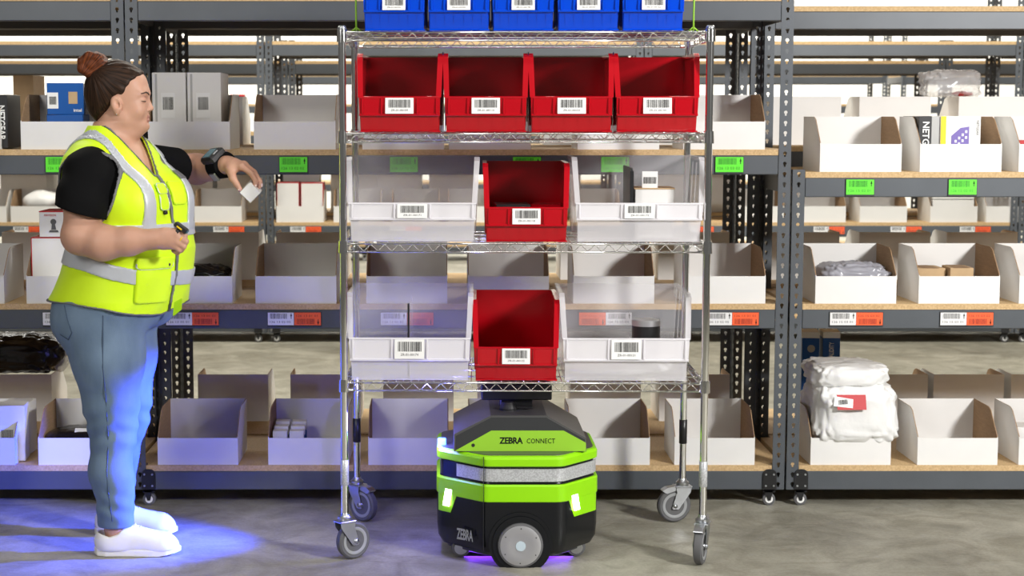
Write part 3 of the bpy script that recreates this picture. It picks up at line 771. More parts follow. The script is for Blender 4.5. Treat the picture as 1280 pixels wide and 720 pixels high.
# ------------------------------------------------------------------ plastic bins
def bin_mesh_parts(w, h, lip, low, depth, body_m, front_m, t, clr=False):
    """hang-and-stack bin: tapered body, open front with a label lip. x: centre, y: 0 at lip, z: 0 at base"""
    hb = w/2*.925; ht = w/2*.985
    def hw(z): return hb+(ht-hb)*z/h
    b = MB(); rims = []
    # side walls with slanting front edge
    def side(s):
        out = []
        prof = [(.030,0),(depth,0),(depth,h),(.085,h),(.060,h-.012),(.004,lip),(.004,low+.002),(.022,low)]
        vs = []
        for y, z in prof: vs.append((s*hw(z), y, z))
        for y, z in prof: vs.append((s*(hw(z)-t), y, z))
        n = len(prof); fs = [tuple(range(n)), tuple(reversed(range(n, 2*n)))]
        for k in range(n): fs.append((k,(k+1) % n,n+(k+1) % n,n+k))
        b.add(vs, fs)
        # thick rounded front edge and hanging rail on top
        rim = MB(); rims.append(rim); rim.loft([[(s*(hw(lip)+.003),.0,lip),(s*(hw(lip)-.014),.0,lip),(s*(hw(lip)-.014),.008,lip),(s*(hw(lip)+.003),.010,lip)],
                [(s*(hw(h)+.004),.056,h-.010),(s*(hw(h)-.014),.056,h-.010),(s*(hw(h)-.014),.066,h-.010),(s*(hw(h)+.004),.068,h-.010)],
                [(s*(hw(h)+.004),.085,h+.002),(s*(hw(h)-.014),.085,h+.002),(s*(hw(h)-.014),.095,h-.010),(s*(hw(h)+.004),.095,h-.010)]])
        b.box(min(s*(hw(h)+.004),s*(hw(h)-.010)), max(s*(hw(h)+.004),s*(hw(h)-.010)), .085, depth, h-.010, h+.002)
        # outside ribs
        for yy in (.13,.24,.34):
            if yy < depth-.02: b.add([(s*hw(.02),yy,.02),(s*hw(.02),yy+.012,.02),(s*(hw(h-.02)+.0),yy+.012,h-.02),(s*(hw(h-.02)+.0),yy,h-.02),
                                     (s*(hw(.02)+.004),yy,.02),(s*(hw(.02)+.004),yy+.012,.02),(s*(hw(h-.02)+.003),yy+.012,h-.02),(s*(hw(h-.02)+.003),yy,h-.02)],
                                    [(4,5,6,7),(0,1,5,4),(1,2,6,5),(2,3,7,6),(3,0,4,7)])
    side(-1); side(1)
    # back wall, floor
    b.add([(-hw(0),depth,0),(hw(0),depth,0),(hw(h),depth,h),(-hw(h),depth,h),(-hw(0),depth-t,0),(hw(0),depth-t,0),(hw(h),depth-t,h),(-hw(h),depth-t,h)],
          [(0,1,2,3),(7,6,5,4),(0,4,5,1),(2,6,7,3),(1,5,6,2),(3,7,4,0)])
    b.box(-hb, hb, .022, depth, .002, .002+t)
    for s in (-1,1): b.box(min(s*hb,s*(hb-.03)), max(s*hb+s*.004,s*(hb-.03)) if s > 0 else s*(hb-.03), .020, .05, 0, .005)
    body = b.mesh('body', body_m)
    f = MB()
    wl, wlo = hw(lip), hw(low)
    # label lip: frame proud of two sunken fields
    f.add([(-wl,0,lip),(wl,0,lip),(wlo,.004,low),(-wlo,.004,low),(-wl,.006,lip),(wl,.006,lip),(wlo,.010,low),(-wlo,.010,low)],
          [(0,1,2,3),(7,6,5,4),(0,4,5,1),(2,6,7,3),(1,5,6,2),(3,7,4,0)])
    f.tube([(-wl,.002,lip),(wl,.002,lip)], .004, 8)
    f.bbox(-wlo-.001, wlo+.001, -.001, .008, low-.004, low+.004, .0015)
    lab = min(.105, w*.40)/2
    for s in (-1,1):
        f.bbox(s*(lab+.006)-.003, s*(lab+.006)+.003, -.0035, .003, low+.002, lip-.002, .001)
        f.bbox(s*(wlo-.010)-.003, s*(wlo-.010)+.003, -.0035, .003, low+.002, lip-.002, .001)
    front = f.mesh('label_lip', front_m)
    g = MB(); h0 = hw(0)
    g.add([(-wlo+.004,.010,low),(wlo-.004,.010,low),(h0-.002,.026,0),(-h0+.002,.026,0),(-wlo+.004,.010+t,low),(wlo-.004,.010+t,low),(h0-.002,.026+t,0),(-h0+.002,.026+t,0)],
          [(0,1,2,3),(7,6,5,4),(0,4,5,1),(2,6,7,3),(1,5,6,2),(3,7,4,0)])
    for q in (-.25,0,.25) if clr else (-.36,-.22,-.08,.08,.22,.36):
        x = q*w; g.add([(x-.0012,.009,low-.004),(x+.0012,.009,low-.004),(x+.0012,.025,.004),(x-.0012,.025,.004)], [(0,1,2,3)])
    foot = g.mesh('lower_front', 'rim_plastic' if clr else body_m)
    return body, front, foot, rims[0].mesh('rim', 'rim_plastic' if clr else front_m), rims[1].mesh('rim', 'rim_plastic' if clr else front_m)
_bm = {}
def plastic_bin(kind, lx, z, w, h, lip, low, label, group, s, seed, depth=.42, dy=.0, yaw=0.):
    key = (kind, round(w,3), h, lip, low)
    if key not in _bm:
        bm_, fm_ = {'red':('red_plastic','red_plastic'),'blue':('blue_plastic','blue_plastic'),'clear':('clear_plastic','frosted_plastic')}[kind]
        _bm[key] = bin_mesh_parts(w, h, lip, low, depth, bm_, fm_, .003, kind == 'clear')
    x, y, zz = cw(lx, -HY-.012+dy, z)
    t = thing(kind+'_bin' if kind != 'clear' else 'clear_bin', label, 'storage bin', (x, y, zz+.0028), CR+yaw, group)
    for nm, me in zip(('body','label_lip','lower_front','rim','rim'), _bm[key]): place(nm, me, t)
    lh = lip-low
    lw = min(.092, w*.36) if kind != 'clear' else .098
    c = MB(); c.box(-lw/2, lw/2, -.0045, -.0035, -lh*.46, lh*.46)
    co = c.build('label_card', 'paper', t, loc=(0, 0, (lip+low)/2+.001)); co.rotation_euler = (math.atan2(.004, lh)*-1, 0, 0)
    barcode(lw*.78, lh*.46, 'ink', co, (0, -.0050, lh*.12), seed)
    text(s, lw*.60, lh*.11, 'ink', co, (0, -.0050, -lh*.26))
    return t
def lx_of(X_): return X_-CX
for k, x in enumerate([-.156, .054, .262, .473, .682]):
    plastic_bin('blue', lx_of(x), SH[0], .207, .18, .103, .062, '%s blue plastic bin on the top shelf of the cart' % ['leftmost','second from the left','middle','second from the right','rightmost'][k], 'blue bins on the top shelf', BINTXT[k], k, .36)
for k, x in enumerate([-.139, .142, .421, .699]):
    plastic_bin('red', lx_of(x), SH[1], .279, .255, .112, .056, '%s red plastic bin in the row of four on the cart' % ['leftmost','second from the left','third from the left','rightmost'][k], 'red bins on the second shelf', BINTXT[5+k], k+1)
plastic_bin('clear', lx_of(-.098), SH[2], .440, .275, .126, .076, 'clear plastic bin on the cart\'s third shelf, left of the red one, empty', 'clear bins', BINTXT[9], 1)
plastic_bin('red', lx_of(.276), SH[2], .283, .255, .112, .056, 'red plastic bin between the two upper clear bins', 'red bins between clear bins', BINTXT[10], 2)
plastic_bin('clear', lx_of(.645), SH[2], .436, .275, .126, .076, 'clear plastic bin on the third shelf holding a white box and dark divider', 'clear bins', BINTXT[11], 3)
plastic_bin('clear', lx_of(-.108), SH[3], .420, .285, .142, .072, 'clear plastic bin on the lowest shelf with a thin black divider', 'clear bins', BINTXT[12], 0)
plastic_bin('red', lx_of(.244), SH[3], .288, .262, .112, .056, 'red plastic bin on the lowest shelf, just above the robot', 'red bins between clear bins', BINTXT[13], 1)
plastic_bin('clear', lx_of(.607), SH[3], .436, .285, .142, .072, 'clear plastic bin on the lowest shelf holding a round black container', 'clear bins', BINTXT[14], 2)
def on_cart(name, label, cat, X_, dy, z, yaw=0.):
    x, y, zz = cw(lx_of(X_), -HY+dy, z); return thing(name, label, cat, (x, y, zz), CR+yaw)
# bin contents
t = on_cart('bin_divider', 'dark flat divider standing in the upper right clear bin', 'divider', .625, .06, SH[2]+.009, .0)
s = MB(); s.box(-.003,.003,0,.30,0,.235); s.build('sheet','robot_dark',t)
s = MB(); s.box(-.006,.006,-.006,.0,0,.225); s.build('edge_strip','box_black',t)
t = on_cart('white_box', 'white box with a barcode flap inside the upper right clear bin', 'box', .705, .10, SH[2]+.009)
s = MB(); s.bbox(-.065,.065,0,.16,0,.165,.002); s.build('carton','white_card',t)
s = MB(); s.prism_y([(-.040,.166),(.012,.166),(.012,.222),(-.040,.222)], .02, .0212); so = s.build('flap','paper',t); barcode(.044,.022,'ink',so,(-.014,.0196,.192),3)
s = MB(); s.box(-.068,.068,-.002,.162,.163,.167); s.build('lid_edge','kraft_light',t)
t = on_cart('bin_divider', 'thin black divider standing in the lower left clear bin', 'divider', -.114, .05, SH[3]+.009)
s = MB(); s.box(-.003,.003,0,.02,0,.245); s.build('edge_strip','box_black',t); s = MB(); s.box(-.0015,.0015,.02,.32,0,.235); s.build('sheet','clear_plastic',t)
t = on_cart('round_container', 'round black container with a dull metal lid in the lower right clear bin', 'container', .69, .18, SH[3]+.010)
s = MB(); s.smooth = True; s.lathe([(.046,0),(.048,.003),(.048,.158)], 32); smooth_angle(s.build('body','box_black',t))
s = MB(); s.smooth = True; s.lathe([(.049,.158),(.049,.176),(.046,.179),(.0,.180)], 32); smooth_angle(s.build('lid','silver_paint',t))
lump('white_wrap', 'crumpled white wrapping on the floor of the lower right clear bin', 'wrapping', cw(lx_of(.60),-HY+.17,SH[3]+.010), .17,.13,.020,'bag_white',.2,9,2.6,seed=21)
t = on_cart('dark_box', 'flat dark box lying in the red bin between the clear bins', 'box', .235, .10, SH[2]+.009, .05); s = MB(); s.bbox(-.058,.058,0,.16,0,.112,.002); s.build('carton','box_black',t)
t = on_cart('red_packet', 'flat red packet lying in the red bin between the clear bins', 'packet', .345, .12, SH[2]+.009, -.06); s = MB(); s.bbox(-.050,.050,0,.16,0,.110,.002); s.build('carton','red_plastic',t)

# ------------------------------------------------------------------ mobile robot under the cart
RX, RY = .247, 5.425
bot = thing('mobile_robot', 'lime green and black mobile warehouse robot docked under the wire cart', 'robot', (RX, RY, 0))
PL = [(-.115,0),(.145,0),(.270,.150),(.270,.43),(.145,.56),(-.115,.56),(-.270,.43),(-.270,.150)]
def plan(d=0., r=.055): return rounded([( x*(1-d/.27), .28+(y-.28)*(1-d/.28)) for x, y in PL], r, 6)
def band(name, m, levels, parent=bot):
    b = MB(); b.loft([[(x,y,z) for x, y in plan(d)] for d, z in levels]); return smooth_angle(b.build(name, m, parent), 30)
band('under_tray', 'robot_dark', [(.05,.022),(.035,.030),(.035,.058)])
# lower body shell with the wheel arch cut out of the front
def shell():
    b = MB(); P = plan(.0); n = len(P)
    zs = [(.018,.044),(.004,.070),(0,.11),(0,.218)]
    loops = []
    for d, z in zs:
        Q = plan(d); L = []
        for (x, y) in Q:
            zz = z
            L.append((x, y, zz))
        loops.append(L)
    b.loft(loops); return b
lo = smooth_angle(shell().build('lower_shell', 'robot_black', bot), 30)
band('lime_band_lower', 'lime', [(.001,.216),(-.002,.220),(-.002,.270),(.002,.275)])
band('waist', 'robot_black', [(.004,.270),(.010,.276),(.012,.282),(.012,.330),(.004,.336)])
band('lime_band_upper', 'lime', [(.006,.334),(.0,.338),(-.001,.360),(.004,.368),(.012,.371)])
band('top_deck', 'robot_metal', [(.014,.368),(.014,.3735)])
# dark seams and sensor slot
s = MB()
for x in (-.117,):
    s.box(x-.0008,x+.0008,-.0032,.01,.055,.368)
s.build('seam','ink',bot)
def strip_on_plan(x0, x1, z0, z1, off, th, m, name, parent=bot, tilt=None):
    """a strip that follows the front of the hull between two X positions"""
    P = [p for p in plan(-off)]
    # front half sorted by x
    F = sorted([p for p in P if p[1] < .30], key=lambda p: p[0])
    xs = [p[0] for p in F]; ys = [p[1] for p in F]
    n = 40; b = MB(); outer = []; L = []
    for k in range(n+1):
        x = x0+(x1-x0)*k/n; y = float(np.interp(x, xs, ys))
        a0 = z0(x) if callable(z0) else z0; a1 = z1(x) if callable(z1) else z1
        L.append([(x,y-th,a0),(x,y-th,a1),(x,y+.004,a1),(x,y+.004,a0)])
    b.loft(L); return smooth_angle(b.build(name, m, parent), 30)
strip_on_plan(-.205, .2665, .285, .327, -.008, .003, 'reflective_tape', 'reflective_strip')
# lime tabs with headlamps
for s_, xa, xb in ((-1,-.266,-.205),(1,.165,.2665)):
    def zl(x, s_=s_, xa=xa, xb=xb):
        e = xb if s_ < 0 else xa
        return .158 if abs(x-e) > .020 else .158+.062*(1-abs(x-e)/.020)
    tb = strip_on_plan(xa, xb, zl, .222, .0, .0022, 'lime', 'lime_tab')
    hx = -.235 if s_ < 0 else .190
    sl = -.008 if s_ < 0 else .012
    xs0 = hx-.014
    hl = strip_on_plan(hx-.011, hx+.011, .180, .248, .002, .0035, 'lamp_white', 'headlamp')
    for v in hl.data.vertices: v.co.x += (v.co.z-.214)*(.16 if s_ < 0 else -.16)
# wheel arch and wheel
a = MB(); a.smooth = True; a.lathe([(.105,-.004),(.105,.03),(.080,.03),(.080,-.008),(.092,-.009)], 40, 'y', (.005,.0,.080)); ao = a.build('wheel_arch','robot_black',bot); smooth_angle(ao)
w = MB(); w.smooth = True; w.lathe([(.069,-.018),(.0735,-.016),(.075,-.010),(.075,.03)], 48, 'y', (.005,0,.0755)); wo = w.build('drive_wheel','rubber_grey',bot); smooth_angle(wo)
h = MB(); h.smooth = True; h.lathe([(.0,-.0215),(.036,-.0215),(.040,-.0225),(.060,-.0205),(.067,-.0185),(.0685,-.014),(.0685,-.005)], 48, 'y', (.005,0,.0755)); ho = h.build('hub_cap','silver_paint',wo); smooth_angle(ho)
h = MB(); h.lathe([(.0165,-.0235),(.0165,-.021)], 24, 'y', (.005,0,.0755)); h.build('hub_badge','hub_light',wo)
h = MB()
for k in range(6): h.lathe([(.0022,-.0215),(.0022,-.019)], 8, 'y', (.005+.058*math.cos(k*PI/3+.5),0,.0755+.058*math.sin(k*PI/3+.5)))
h.build('bolt','robot_dark',wo)
for x, y in ((.20,.14),(-.19,.13)):
    w = MB(); w.smooth = True; w.lathe([(.020,-.012),(.030,-.010),(.032,0),(.030,.010),(.020,.012)], 24, 'y', (x,y,.032)); wo2 = w.build('castor_wheel','rubber_grey',bot); smooth_angle(wo2)
    w = MB(); w.lathe([(.022,-.0125),(.022,.0125)], 20, 'y', (x,y,.032)); w.build('wheel_hub','zinc',wo2)
ang = math.atan2(.150, -.155)
text('ZEBRA', .068, .038, 'wheel_grey', bot, (-.178,.0415,.098), (PI/2, 0, -math.atan2(.150,.155)*.86))
# folded metal hood with lime front and lettering
HP = [(-.214,.372),(-.214,.430),(-.092,.493),(.094,.493),(.226,.416),(.226,.372)]
h = MB(); h.prism_y(HP, .075, .47); hd = smooth_angle(h.build('hood','robot_metal',bot), 20)
h = MB(); h.prism_y([(-.208,.376),(-.208,.425),(-.090,.487),(.092,.487),(.221,.413),(.221,.376)], .0735, .076); h.build('front_plate','robot_dark',hd)
h = MB(); h.prism_y([(-.212,.374),(-.090,.443),(.150,.443),(.2245,.402),(.2245,.374)], .072, .0738); lp = h.build('lime_panel','lime_dull',hd)
h = MB(); h.lathe([(.006,-.001),(.006,.001)], 12, 'y', (-.150,.072,.394)); h.build('button','ink',lp)
text('ZEBRA', .078, .022, 'robot_black', lp, (-.024,.0712,.410)); text('CONNECT', .094, .0165, 'robot_black', lp, (.075,.0712,.4085))
c = MB(); c.smooth = False; c.bbox(-.12,.12,.22,.34,.520,.575,.004); c.bbox(-.055,.055,.24,.32,.49,.525,.003); c.lathe([(.030,.49),(.030,.50),(.02,.52)],20,'z',(-.03,.19,0)); c.box(.0,.05,.18,.19,.50,.505); c.build('lift_column','box_black',bot)
l = MB(); l.bbox(-.268,-.240,.18,.215,.362,.392,.003); l.build('blue_lamp','lamp_blue',bot)
def spot(name, loc, target, power, color, ang, blend, r=.02):
    d = bpy.data.lights.new(name,'SPOT'); d.energy = power; d.color = color; d.spot_size = ang; d.spot_blend = blend; d.shadow_soft_size = r
    o = bpy.data.objects.new(name, d); COL.objects.link(o); o.location = loc; o.rotation_euler = (Vector(target)-Vector(loc)).to_track_quat('-Z','Y').to_euler(); return o
spot('robot_blue_spot', (RX-.290, RY+.27, .385), (RX-2.0, RY+.34, .145), 700, (.03,.07,1.0), math.radians(52), .6, .012)
gl = bpy.data.lights.new('robot_blue_glow','POINT'); gl.energy = 7.0; gl.color = (.18,.16,1.0); gl.shadow_soft_size = .03
go = bpy.data.objects.new('robot_blue_glow', gl); COL.objects.link(go); go.location = (RX-.31, RY+.16, .42)
for x in (-.11,.12):
    area('robot_under_glow', (RX+x, RY+.13, .0205), (RX+x, RY+.06, 0), .14, .16, .7, (.20,.04,1.0))
# ------------------------------------------------------------------ the person: surfaces grown from distance fields
mat('skin', (.56,.31,.215), .5, var=.05, scale=18, bump=.02, bscale=300)
M['skin'].node_tree.nodes['Principled BSDF'].inputs['Subsurface Weight'].default_value = .12
M['skin'].node_tree.nodes['Principled BSDF'].inputs['Subsurface Radius'].default_value = (.012,.005,.003)
mat('lips', (.44,.20,.155), .45)
def hair_mat(name, c1, c2, cx_, cz_, freq):
    """strands that run towards the bun"""
    m = mat(name, c1, .5, spec=.2); nt = m.node_tree; p = nt.nodes['Principled BSDF']
    tc = nt.nodes.new('ShaderNodeTexCoord'); sx = nt.nodes.new('ShaderNodeSeparateXYZ'); nt.links.new(tc.outputs['Object'], sx.inputs[0])
    def mth(op, a, b):
        n = nt.nodes.new('ShaderNodeMath'); n.operation = op
        for i, q in enumerate((a, b)):
            if isinstance(q, (int, float)): n.inputs[i].default_value = q
            else: nt.links.new(q, n.inputs[i])
        return n.outputs[0]
    dx = mth('SUBTRACT', sx.outputs[0], cx_); dz = mth('SUBTRACT', sx.outputs[2], cz_)
    ang = mth('ARCTAN2', dz, dx); cb = nt.nodes.new('ShaderNodeCombineXYZ')
    nt.links.new(mth('MULTIPLY', ang, freq), cb.inputs[0]); nt.links.new(mth('MULTIPLY', sx.outputs[1], freq*4.), cb.inputs[1]); nt.links.new(mth('MULTIPLY', mth('ADD', dx, dz), 8.), cb.inputs[2])
    n = nt.nodes.new('ShaderNodeTexNoise'); n.inputs['Scale'].default_value = 1.; n.inputs['Detail'].default_value = 4; nt.links.new(cb.outputs[0], n.inputs[0])
    r = nt.nodes.new('ShaderNodeValToRGB'); r.color_ramp.elements[0].position = .36; r.color_ramp.elements[1].position = .70
    r.color_ramp.elements[0].color = (*c1,1); r.color_ramp.elements[1].color = (*c2,1)
    nt.links.new(n.outputs['Fac'], r.inputs[0]); nt.links.new(r.outputs[0], p.inputs['Base Color'])
    b = nt.nodes.new('ShaderNodeBump'); b.inputs['Strength'].default_value = .35; b.inputs['Distance'].default_value = .004
    nt.links.new(n.outputs['Fac'], b.inputs['Height']); nt.links.new(b.outputs[0], p.inputs['Normal'])
hair_mat('hair_dark', (.010,.005,.003), (.055,.026,.014), -.085, 1.640, 26.)
hair_mat('hair_bun', (.030,.007,.003), (.20,.050,.012), -.135, 1.600, 22.)
mat('brow', (.05,.028,.02), .7)
mat('eye_white', (.75,.72,.70), .2)
mat('tee_black', (.0035,.0035,.004), .9, spec=.15, bump=.06, bscale=60)
mat('hi_vis', (.70,1.0,.0), .55, bump=.06, bscale=40, sheen=.2)
mat('hi_vis_dark', (.40,.70,.0), .6)
mat('vest_trim', (.16,.16,.17), .6)
mat('reflective_silver', (.62,.65,.70), .32, .25, bump=.05, bscale=70)
mat('denim', (.10,.155,.235), .8, col2=(.165,.24,.34), scale=9, bump=.10, bscale=420, stretch=(1,1,.5))
mat('denim_dark', (.05,.08,.13), .85)
mat('shoe_white', (.84,.83,.81), .5, bump=.03, bscale=60)
mat('nail', (.80,.60,.54), .25)

def axis(*segs):
    out = []
    for a, b, h in segs:
        n = max(1, int(round((b-a)/h))); out += list(np.linspace(a, b, n, endpoint=False))
    out.append(segs[-1][1]); return np.array(out, dtype=np.float32)
class Field:
    def __init__(s, xs, ys, zs):
        s.x, s.y, s.z = xs, ys, zs
        s.D = np.full((len(xs), len(ys), len(zs)), .2, np.float32)
    def sub(s, lo, hi):
        sl = []
        for ax, a, b in zip((s.x, s.y, s.z), lo, hi):
            i = max(0, int(np.searchsorted(ax, a))-1); j = min(len(ax), int(np.searchsorted(ax, b))+1); sl.append(slice(i, max(j, i)))
        return tuple(sl)
    def grid(s, sl):
        return s.x[sl[0]][:,None,None], s.y[sl[1]][None,:,None], s.z[sl[2]][None,None,:]
    def put(s, sl, d, k, sign=1):
        A = s.D[sl]
        if sign > 0:
            if k > 0:
                h = np.maximum(k-np.abs(A-d), 0)/k; s.D[sl] = np.minimum(A, d)-h*h*k*.25
            else: s.D[sl] = np.minimum(A, d)
        else:
            d = -d
            if k > 0:
                h = np.maximum(k-np.abs(A-d), 0)/k; s.D[sl] = np.maximum(A, d)+h*h*k*.25
            else: s.D[sl] = np.maximum(A, d)
    def cone(s, a, b, ra, rb, k=.015, sq=(1,1,1), sign=1):
        """tapered capsule; sq squashes space along the axes"""
        pad = max(ra, rb)/min(sq)+max(k, .012)+.01
        lo = [min(p, q)-pad for p, q in zip(a, b)]; hi = [max(p, q)+pad for p, q in zip(a, b)]
        sl = s.sub(lo, hi)
        if 0 in s.D[sl].shape: return
        x, y, z = s.grid(sl); ab = [(q-p) for p, q in zip(a, b)]; L = sum(c*c for c in ab)+1e-12
        t = np.clip(((x-a[0])*ab[0]+(y-a[1])*ab[1]+(z-a[2])*ab[2])/L, 0, 1)
        d = np.sqrt(((x-a[0]-t*ab[0])*sq[0])**2+((y-a[1]-t*ab[1])*sq[1])**2+((z-a[2]-t*ab[2])*sq[2])**2)-(ra+(rb-ra)*t)
        s.put(sl, d.astype(np.float32), k, sign)
    def chain(s, pts, rs, k=.012, k0=None, sq=(1,1,1)):
        for i in range(len(pts)-1): s.cone(pts[i], pts[i+1], rs[i], rs[i+1], (k0 if (i == 0 and k0 is not None) else k), sq)
    def ell(s, c, r, k=.015, yaw=0., pitch=0., sign=1):
        R = max(r)+max(k, .012)+.01
        sl = s.sub([q-R for q in c], [q+R for q in c])
        if 0 in s.D[sl].shape: return
        x, y, z = s.grid(sl); dx, dy, dz = x-c[0], y-c[1], z-c[2]
        if yaw: dx, dy = dx*math.cos(yaw)+dy*math.sin(yaw), -dx*math.sin(yaw)+dy*math.cos(yaw)
        if pitch: dx, dz = dx*math.cos(pitch)+dz*math.sin(pitch), -dx*math.sin(pitch)+dz*math.cos(pitch)
        q = np.sqrt((dx/r[0])**2+(dy/r[1])**2+(dz/r[2])**2); g = np.sqrt((dx/r[0]**2)**2+(dy/r[1]**2)**2+(dz/r[2]**2)**2)
        d = np.where(q < .5, (q-1)*min(r), q*(q-1)/np.maximum(g, 1e-6))
        s.put(sl, d.astype(np.float32), k, sign)
    def mesh(s, name, mats, pick=None):
        D = s.D; S = D < 0
        nx, ny, nz = D.shape
        c = np.zeros((nx-1, ny-1, nz-1), np.uint8)
        for i in (0,1):
            for j in (0,1):
                for k in (0,1): c += S[i:nx-1+i, j:ny-1+j, k:nz-1+k]
        I, J, K = np.nonzero((c > 0) & (c < 8))
        vid = np.full(c.shape, -1, np.int32); vid[I,J,K] = np.arange(len(I))
        acc = np.zeros((len(I),3)); cnt = np.zeros(len(I))
        cor = [(i,j,k) for i in (0,1) for j in (0,1) for k in (0,1)]
        val = {q: D[I+q[0],J+q[1],K+q[2]] for q in cor}
        for q in cor:
            for ax in range(3):
                if q[ax] == 1: continue
                q2 = list(q); q2[ax] = 1; q2 = tuple(q2); a = val[q]; b = val[q2]
                m = (a < 0) != (b < 0); den = np.where(m, a-b, 1); t = np.where(m, a/den, 0)
                for e in range(3): acc[:,e] += np.where(m, t if e == ax else q[e], 0)
                cnt += m
        f = acc/cnt[:,None]
        V = np.stack([s.x[I]+f[:,0]*(s.x[I+1]-s.x[I]), s.y[J]+f[:,1]*(s.y[J+1]-s.y[J]), s.z[K]+f[:,2]*(s.z[K+1]-s.z[K])], 1)
        F = []
        for ax in range(3):
            sl0 = [slice(1,-1)]*3; sl1 = [slice(1,-1)]*3; sl0[ax] = slice(0,-1); sl1[ax] = slice(1,None)
            A = S[tuple(sl0)]; B = S[tuple(sl1)]; P = np.argwhere(A != B)
            if not len(P): continue
            ins = A[tuple(P.T)]
            off = [1,1,1]; off[ax] = 0; P = P+np.array(off)
            u, w = [(1,2),(2,0),(0,1)][ax]
            def g(du, dw):
                Q = P.copy(); Q[:,u] += du; Q[:,w] += dw; return vid[Q[:,0],Q[:,1],Q[:,2]]
            q = np.stack([g(-1,-1), g(0,-1), g(0,0), g(-1,0)], 1)
            q[~ins] = q[~ins][:,::-1]; F.append(q)
        F = np.concatenate(F); F = F[(F >= 0).all(1)]
        me = bpy.data.meshes.new(name); me.vertices.add(len(V)); me.vertices.foreach_set('co', V.ravel().astype(np.float32))
        me.loops.add(F.size); me.loops.foreach_set('vertex_index', F.ravel().astype(np.int32))
        me.polygons.add(len(F)); me.polygons.foreach_set('loop_start', np.arange(0, F.size, 4, dtype=np.int32))
        try: me.polygons.foreach_set('loop_total', np.full(len(F), 4, np.int32))
        except Exception: pass
        for m in (mats if isinstance(mats, list) else [mats]): me.materials.append(M[m])
        if pick is not None: me.polygons.foreach_set('material_index', pick(V[F].mean(1)).astype(np.int32))
        me.update(calc_edges=True); me.polygons.foreach_set('use_smooth', np.ones(len(F), bool)); me.validate()
        return me
def smax(a, b, k):
    h = np.maximum(k-np.abs(a-b), 0)/k; return np.maximum(a, b)+h*h*k*.25

PX, PY = -1.09, 5.71
person = thing('person', 'woman in yellow hi-vis vest and jeans picking a small box', 'person', (PX, PY, 0))
YAW = math.radians(-30)
FX, FY = math.cos(YAW), math.sin(YAW); LX, LY = -FY, FX       # facing and wearer's left
# torso sections: height, centre x, centre y, half depth, half width
SEC = np.array([(.70,-.040,.0,.150,.185),(.76,-.040,.0,.178,.195),(.80,-.036,.0,.190,.203),(.87,-.018,0,.200,.214),(.95,.010,-.005,.198,.210),(1.04,.028,-.01,.196,.206),
                (1.12,.024,-.01,.186,.203),(1.18,.010,-.01,.174,.200),(1.25,-.014,-.01,.162,.206),(1.31,-.024,-.008,.142,.203),(1.35,-.030,-.004,.120,.185),(1.385,-.034,0,.099,.145),(1.42,-.034,0,.078,.095),(1.46,-.034,0,.064,.068)])
def torso(x, y, z, off=0.):
    zz = z; g = lambda i: np.interp(zz, SEC[:,0], SEC[:,i])
    dx, dy = x-g(1), y-g(2); t = dx*FX+dy*FY; s_ = dx*LX+dy*LY
    a, b = g(3)+off, g(4)+off
    p = 2.25
    q = ((np.abs(t)/a)**p+(np.abs(s_)/b)**p)**(1/p)
    return (q-1)*np.minimum(a, b)*.95
def bust(F_, off, k=.03):
    for s_ in (-.085, .085):
        F_.ell((-.0+FX*.125+LX*s_, -.01+FY*.125+LY*s_, 1.195), (.078+off,.088+off,.088+off), k, YAW)
def frame(x, y):
    return (x*FX+(y+.01)*FY, x*LX+(y+.01)*LY)

# joints
SHN, ELN, WRN = (-.085,-.165,1.298), (-.098,-.240,1.092), (.158,-.282,1.086)
SHF, ELF, WRF = (.085,.150,1.312), (.205,.325,1.292), (.335,.150,1.312)
def legs(F_, add=0., k=.03):
    F_.chain([(-.045,-.095,.84),(-.040,-.105,.66),(-.032,-.115,.50),(-.026,-.118,.42),(-.040,-.12,.29),(-.024,-.125,.13),(-.020,-.125,.085)], [.128+add,.112+add,.082+add,.068+add,.062+add,.046+add,.040+add], k)
    F_.chain([(-.040,.095,.84),(-.035,.105,.66),(-.030,.115,.50),(-.030,.125,.42),(-.062,.135,.29),(-.072,.145,.13),(-.072,.145,.085)], [.128+add,.112+add,.084+add,.068+add,.062+add,.046+add,.040+add], k)
    for y in (-.085,.085): F_.ell((-.115,y,.80), (.108+add,.105+add,.12+add), .05)

# ---- body
B = Field(axis((-.26,.10,.0045),(.10,.47,.0026)), axis((-.34,-.24,.003),(-.24,.055,.004),(.055,.22,.0030),(.22,.40,.006)), axis((-.0,.95,.012),(.95,1.02,.006),(1.02,1.14,.003),(1.14,1.22,.005),(1.22,1.34,.003),(1.34,1.70,.0027)))
sl = B.sub((-.3,-.3,.70),(.3,.3,1.46)); x, y, z = B.grid(sl); B.put(sl, smax(torso(x,y,z,-.014), .80-z+0*x+0*y, .06).astype(np.float32), 0); bust(B, -.014)
legs(B, -.006, .03)
for y_, xo in ((-.125,-.02),(.145,-.072)):
    B.cone((xo,y_,.10),(xo+.005,y_,.045),.037,.040,.02); B.ell((xo+.075,y_,.035),(.10,.036,.026),.03)
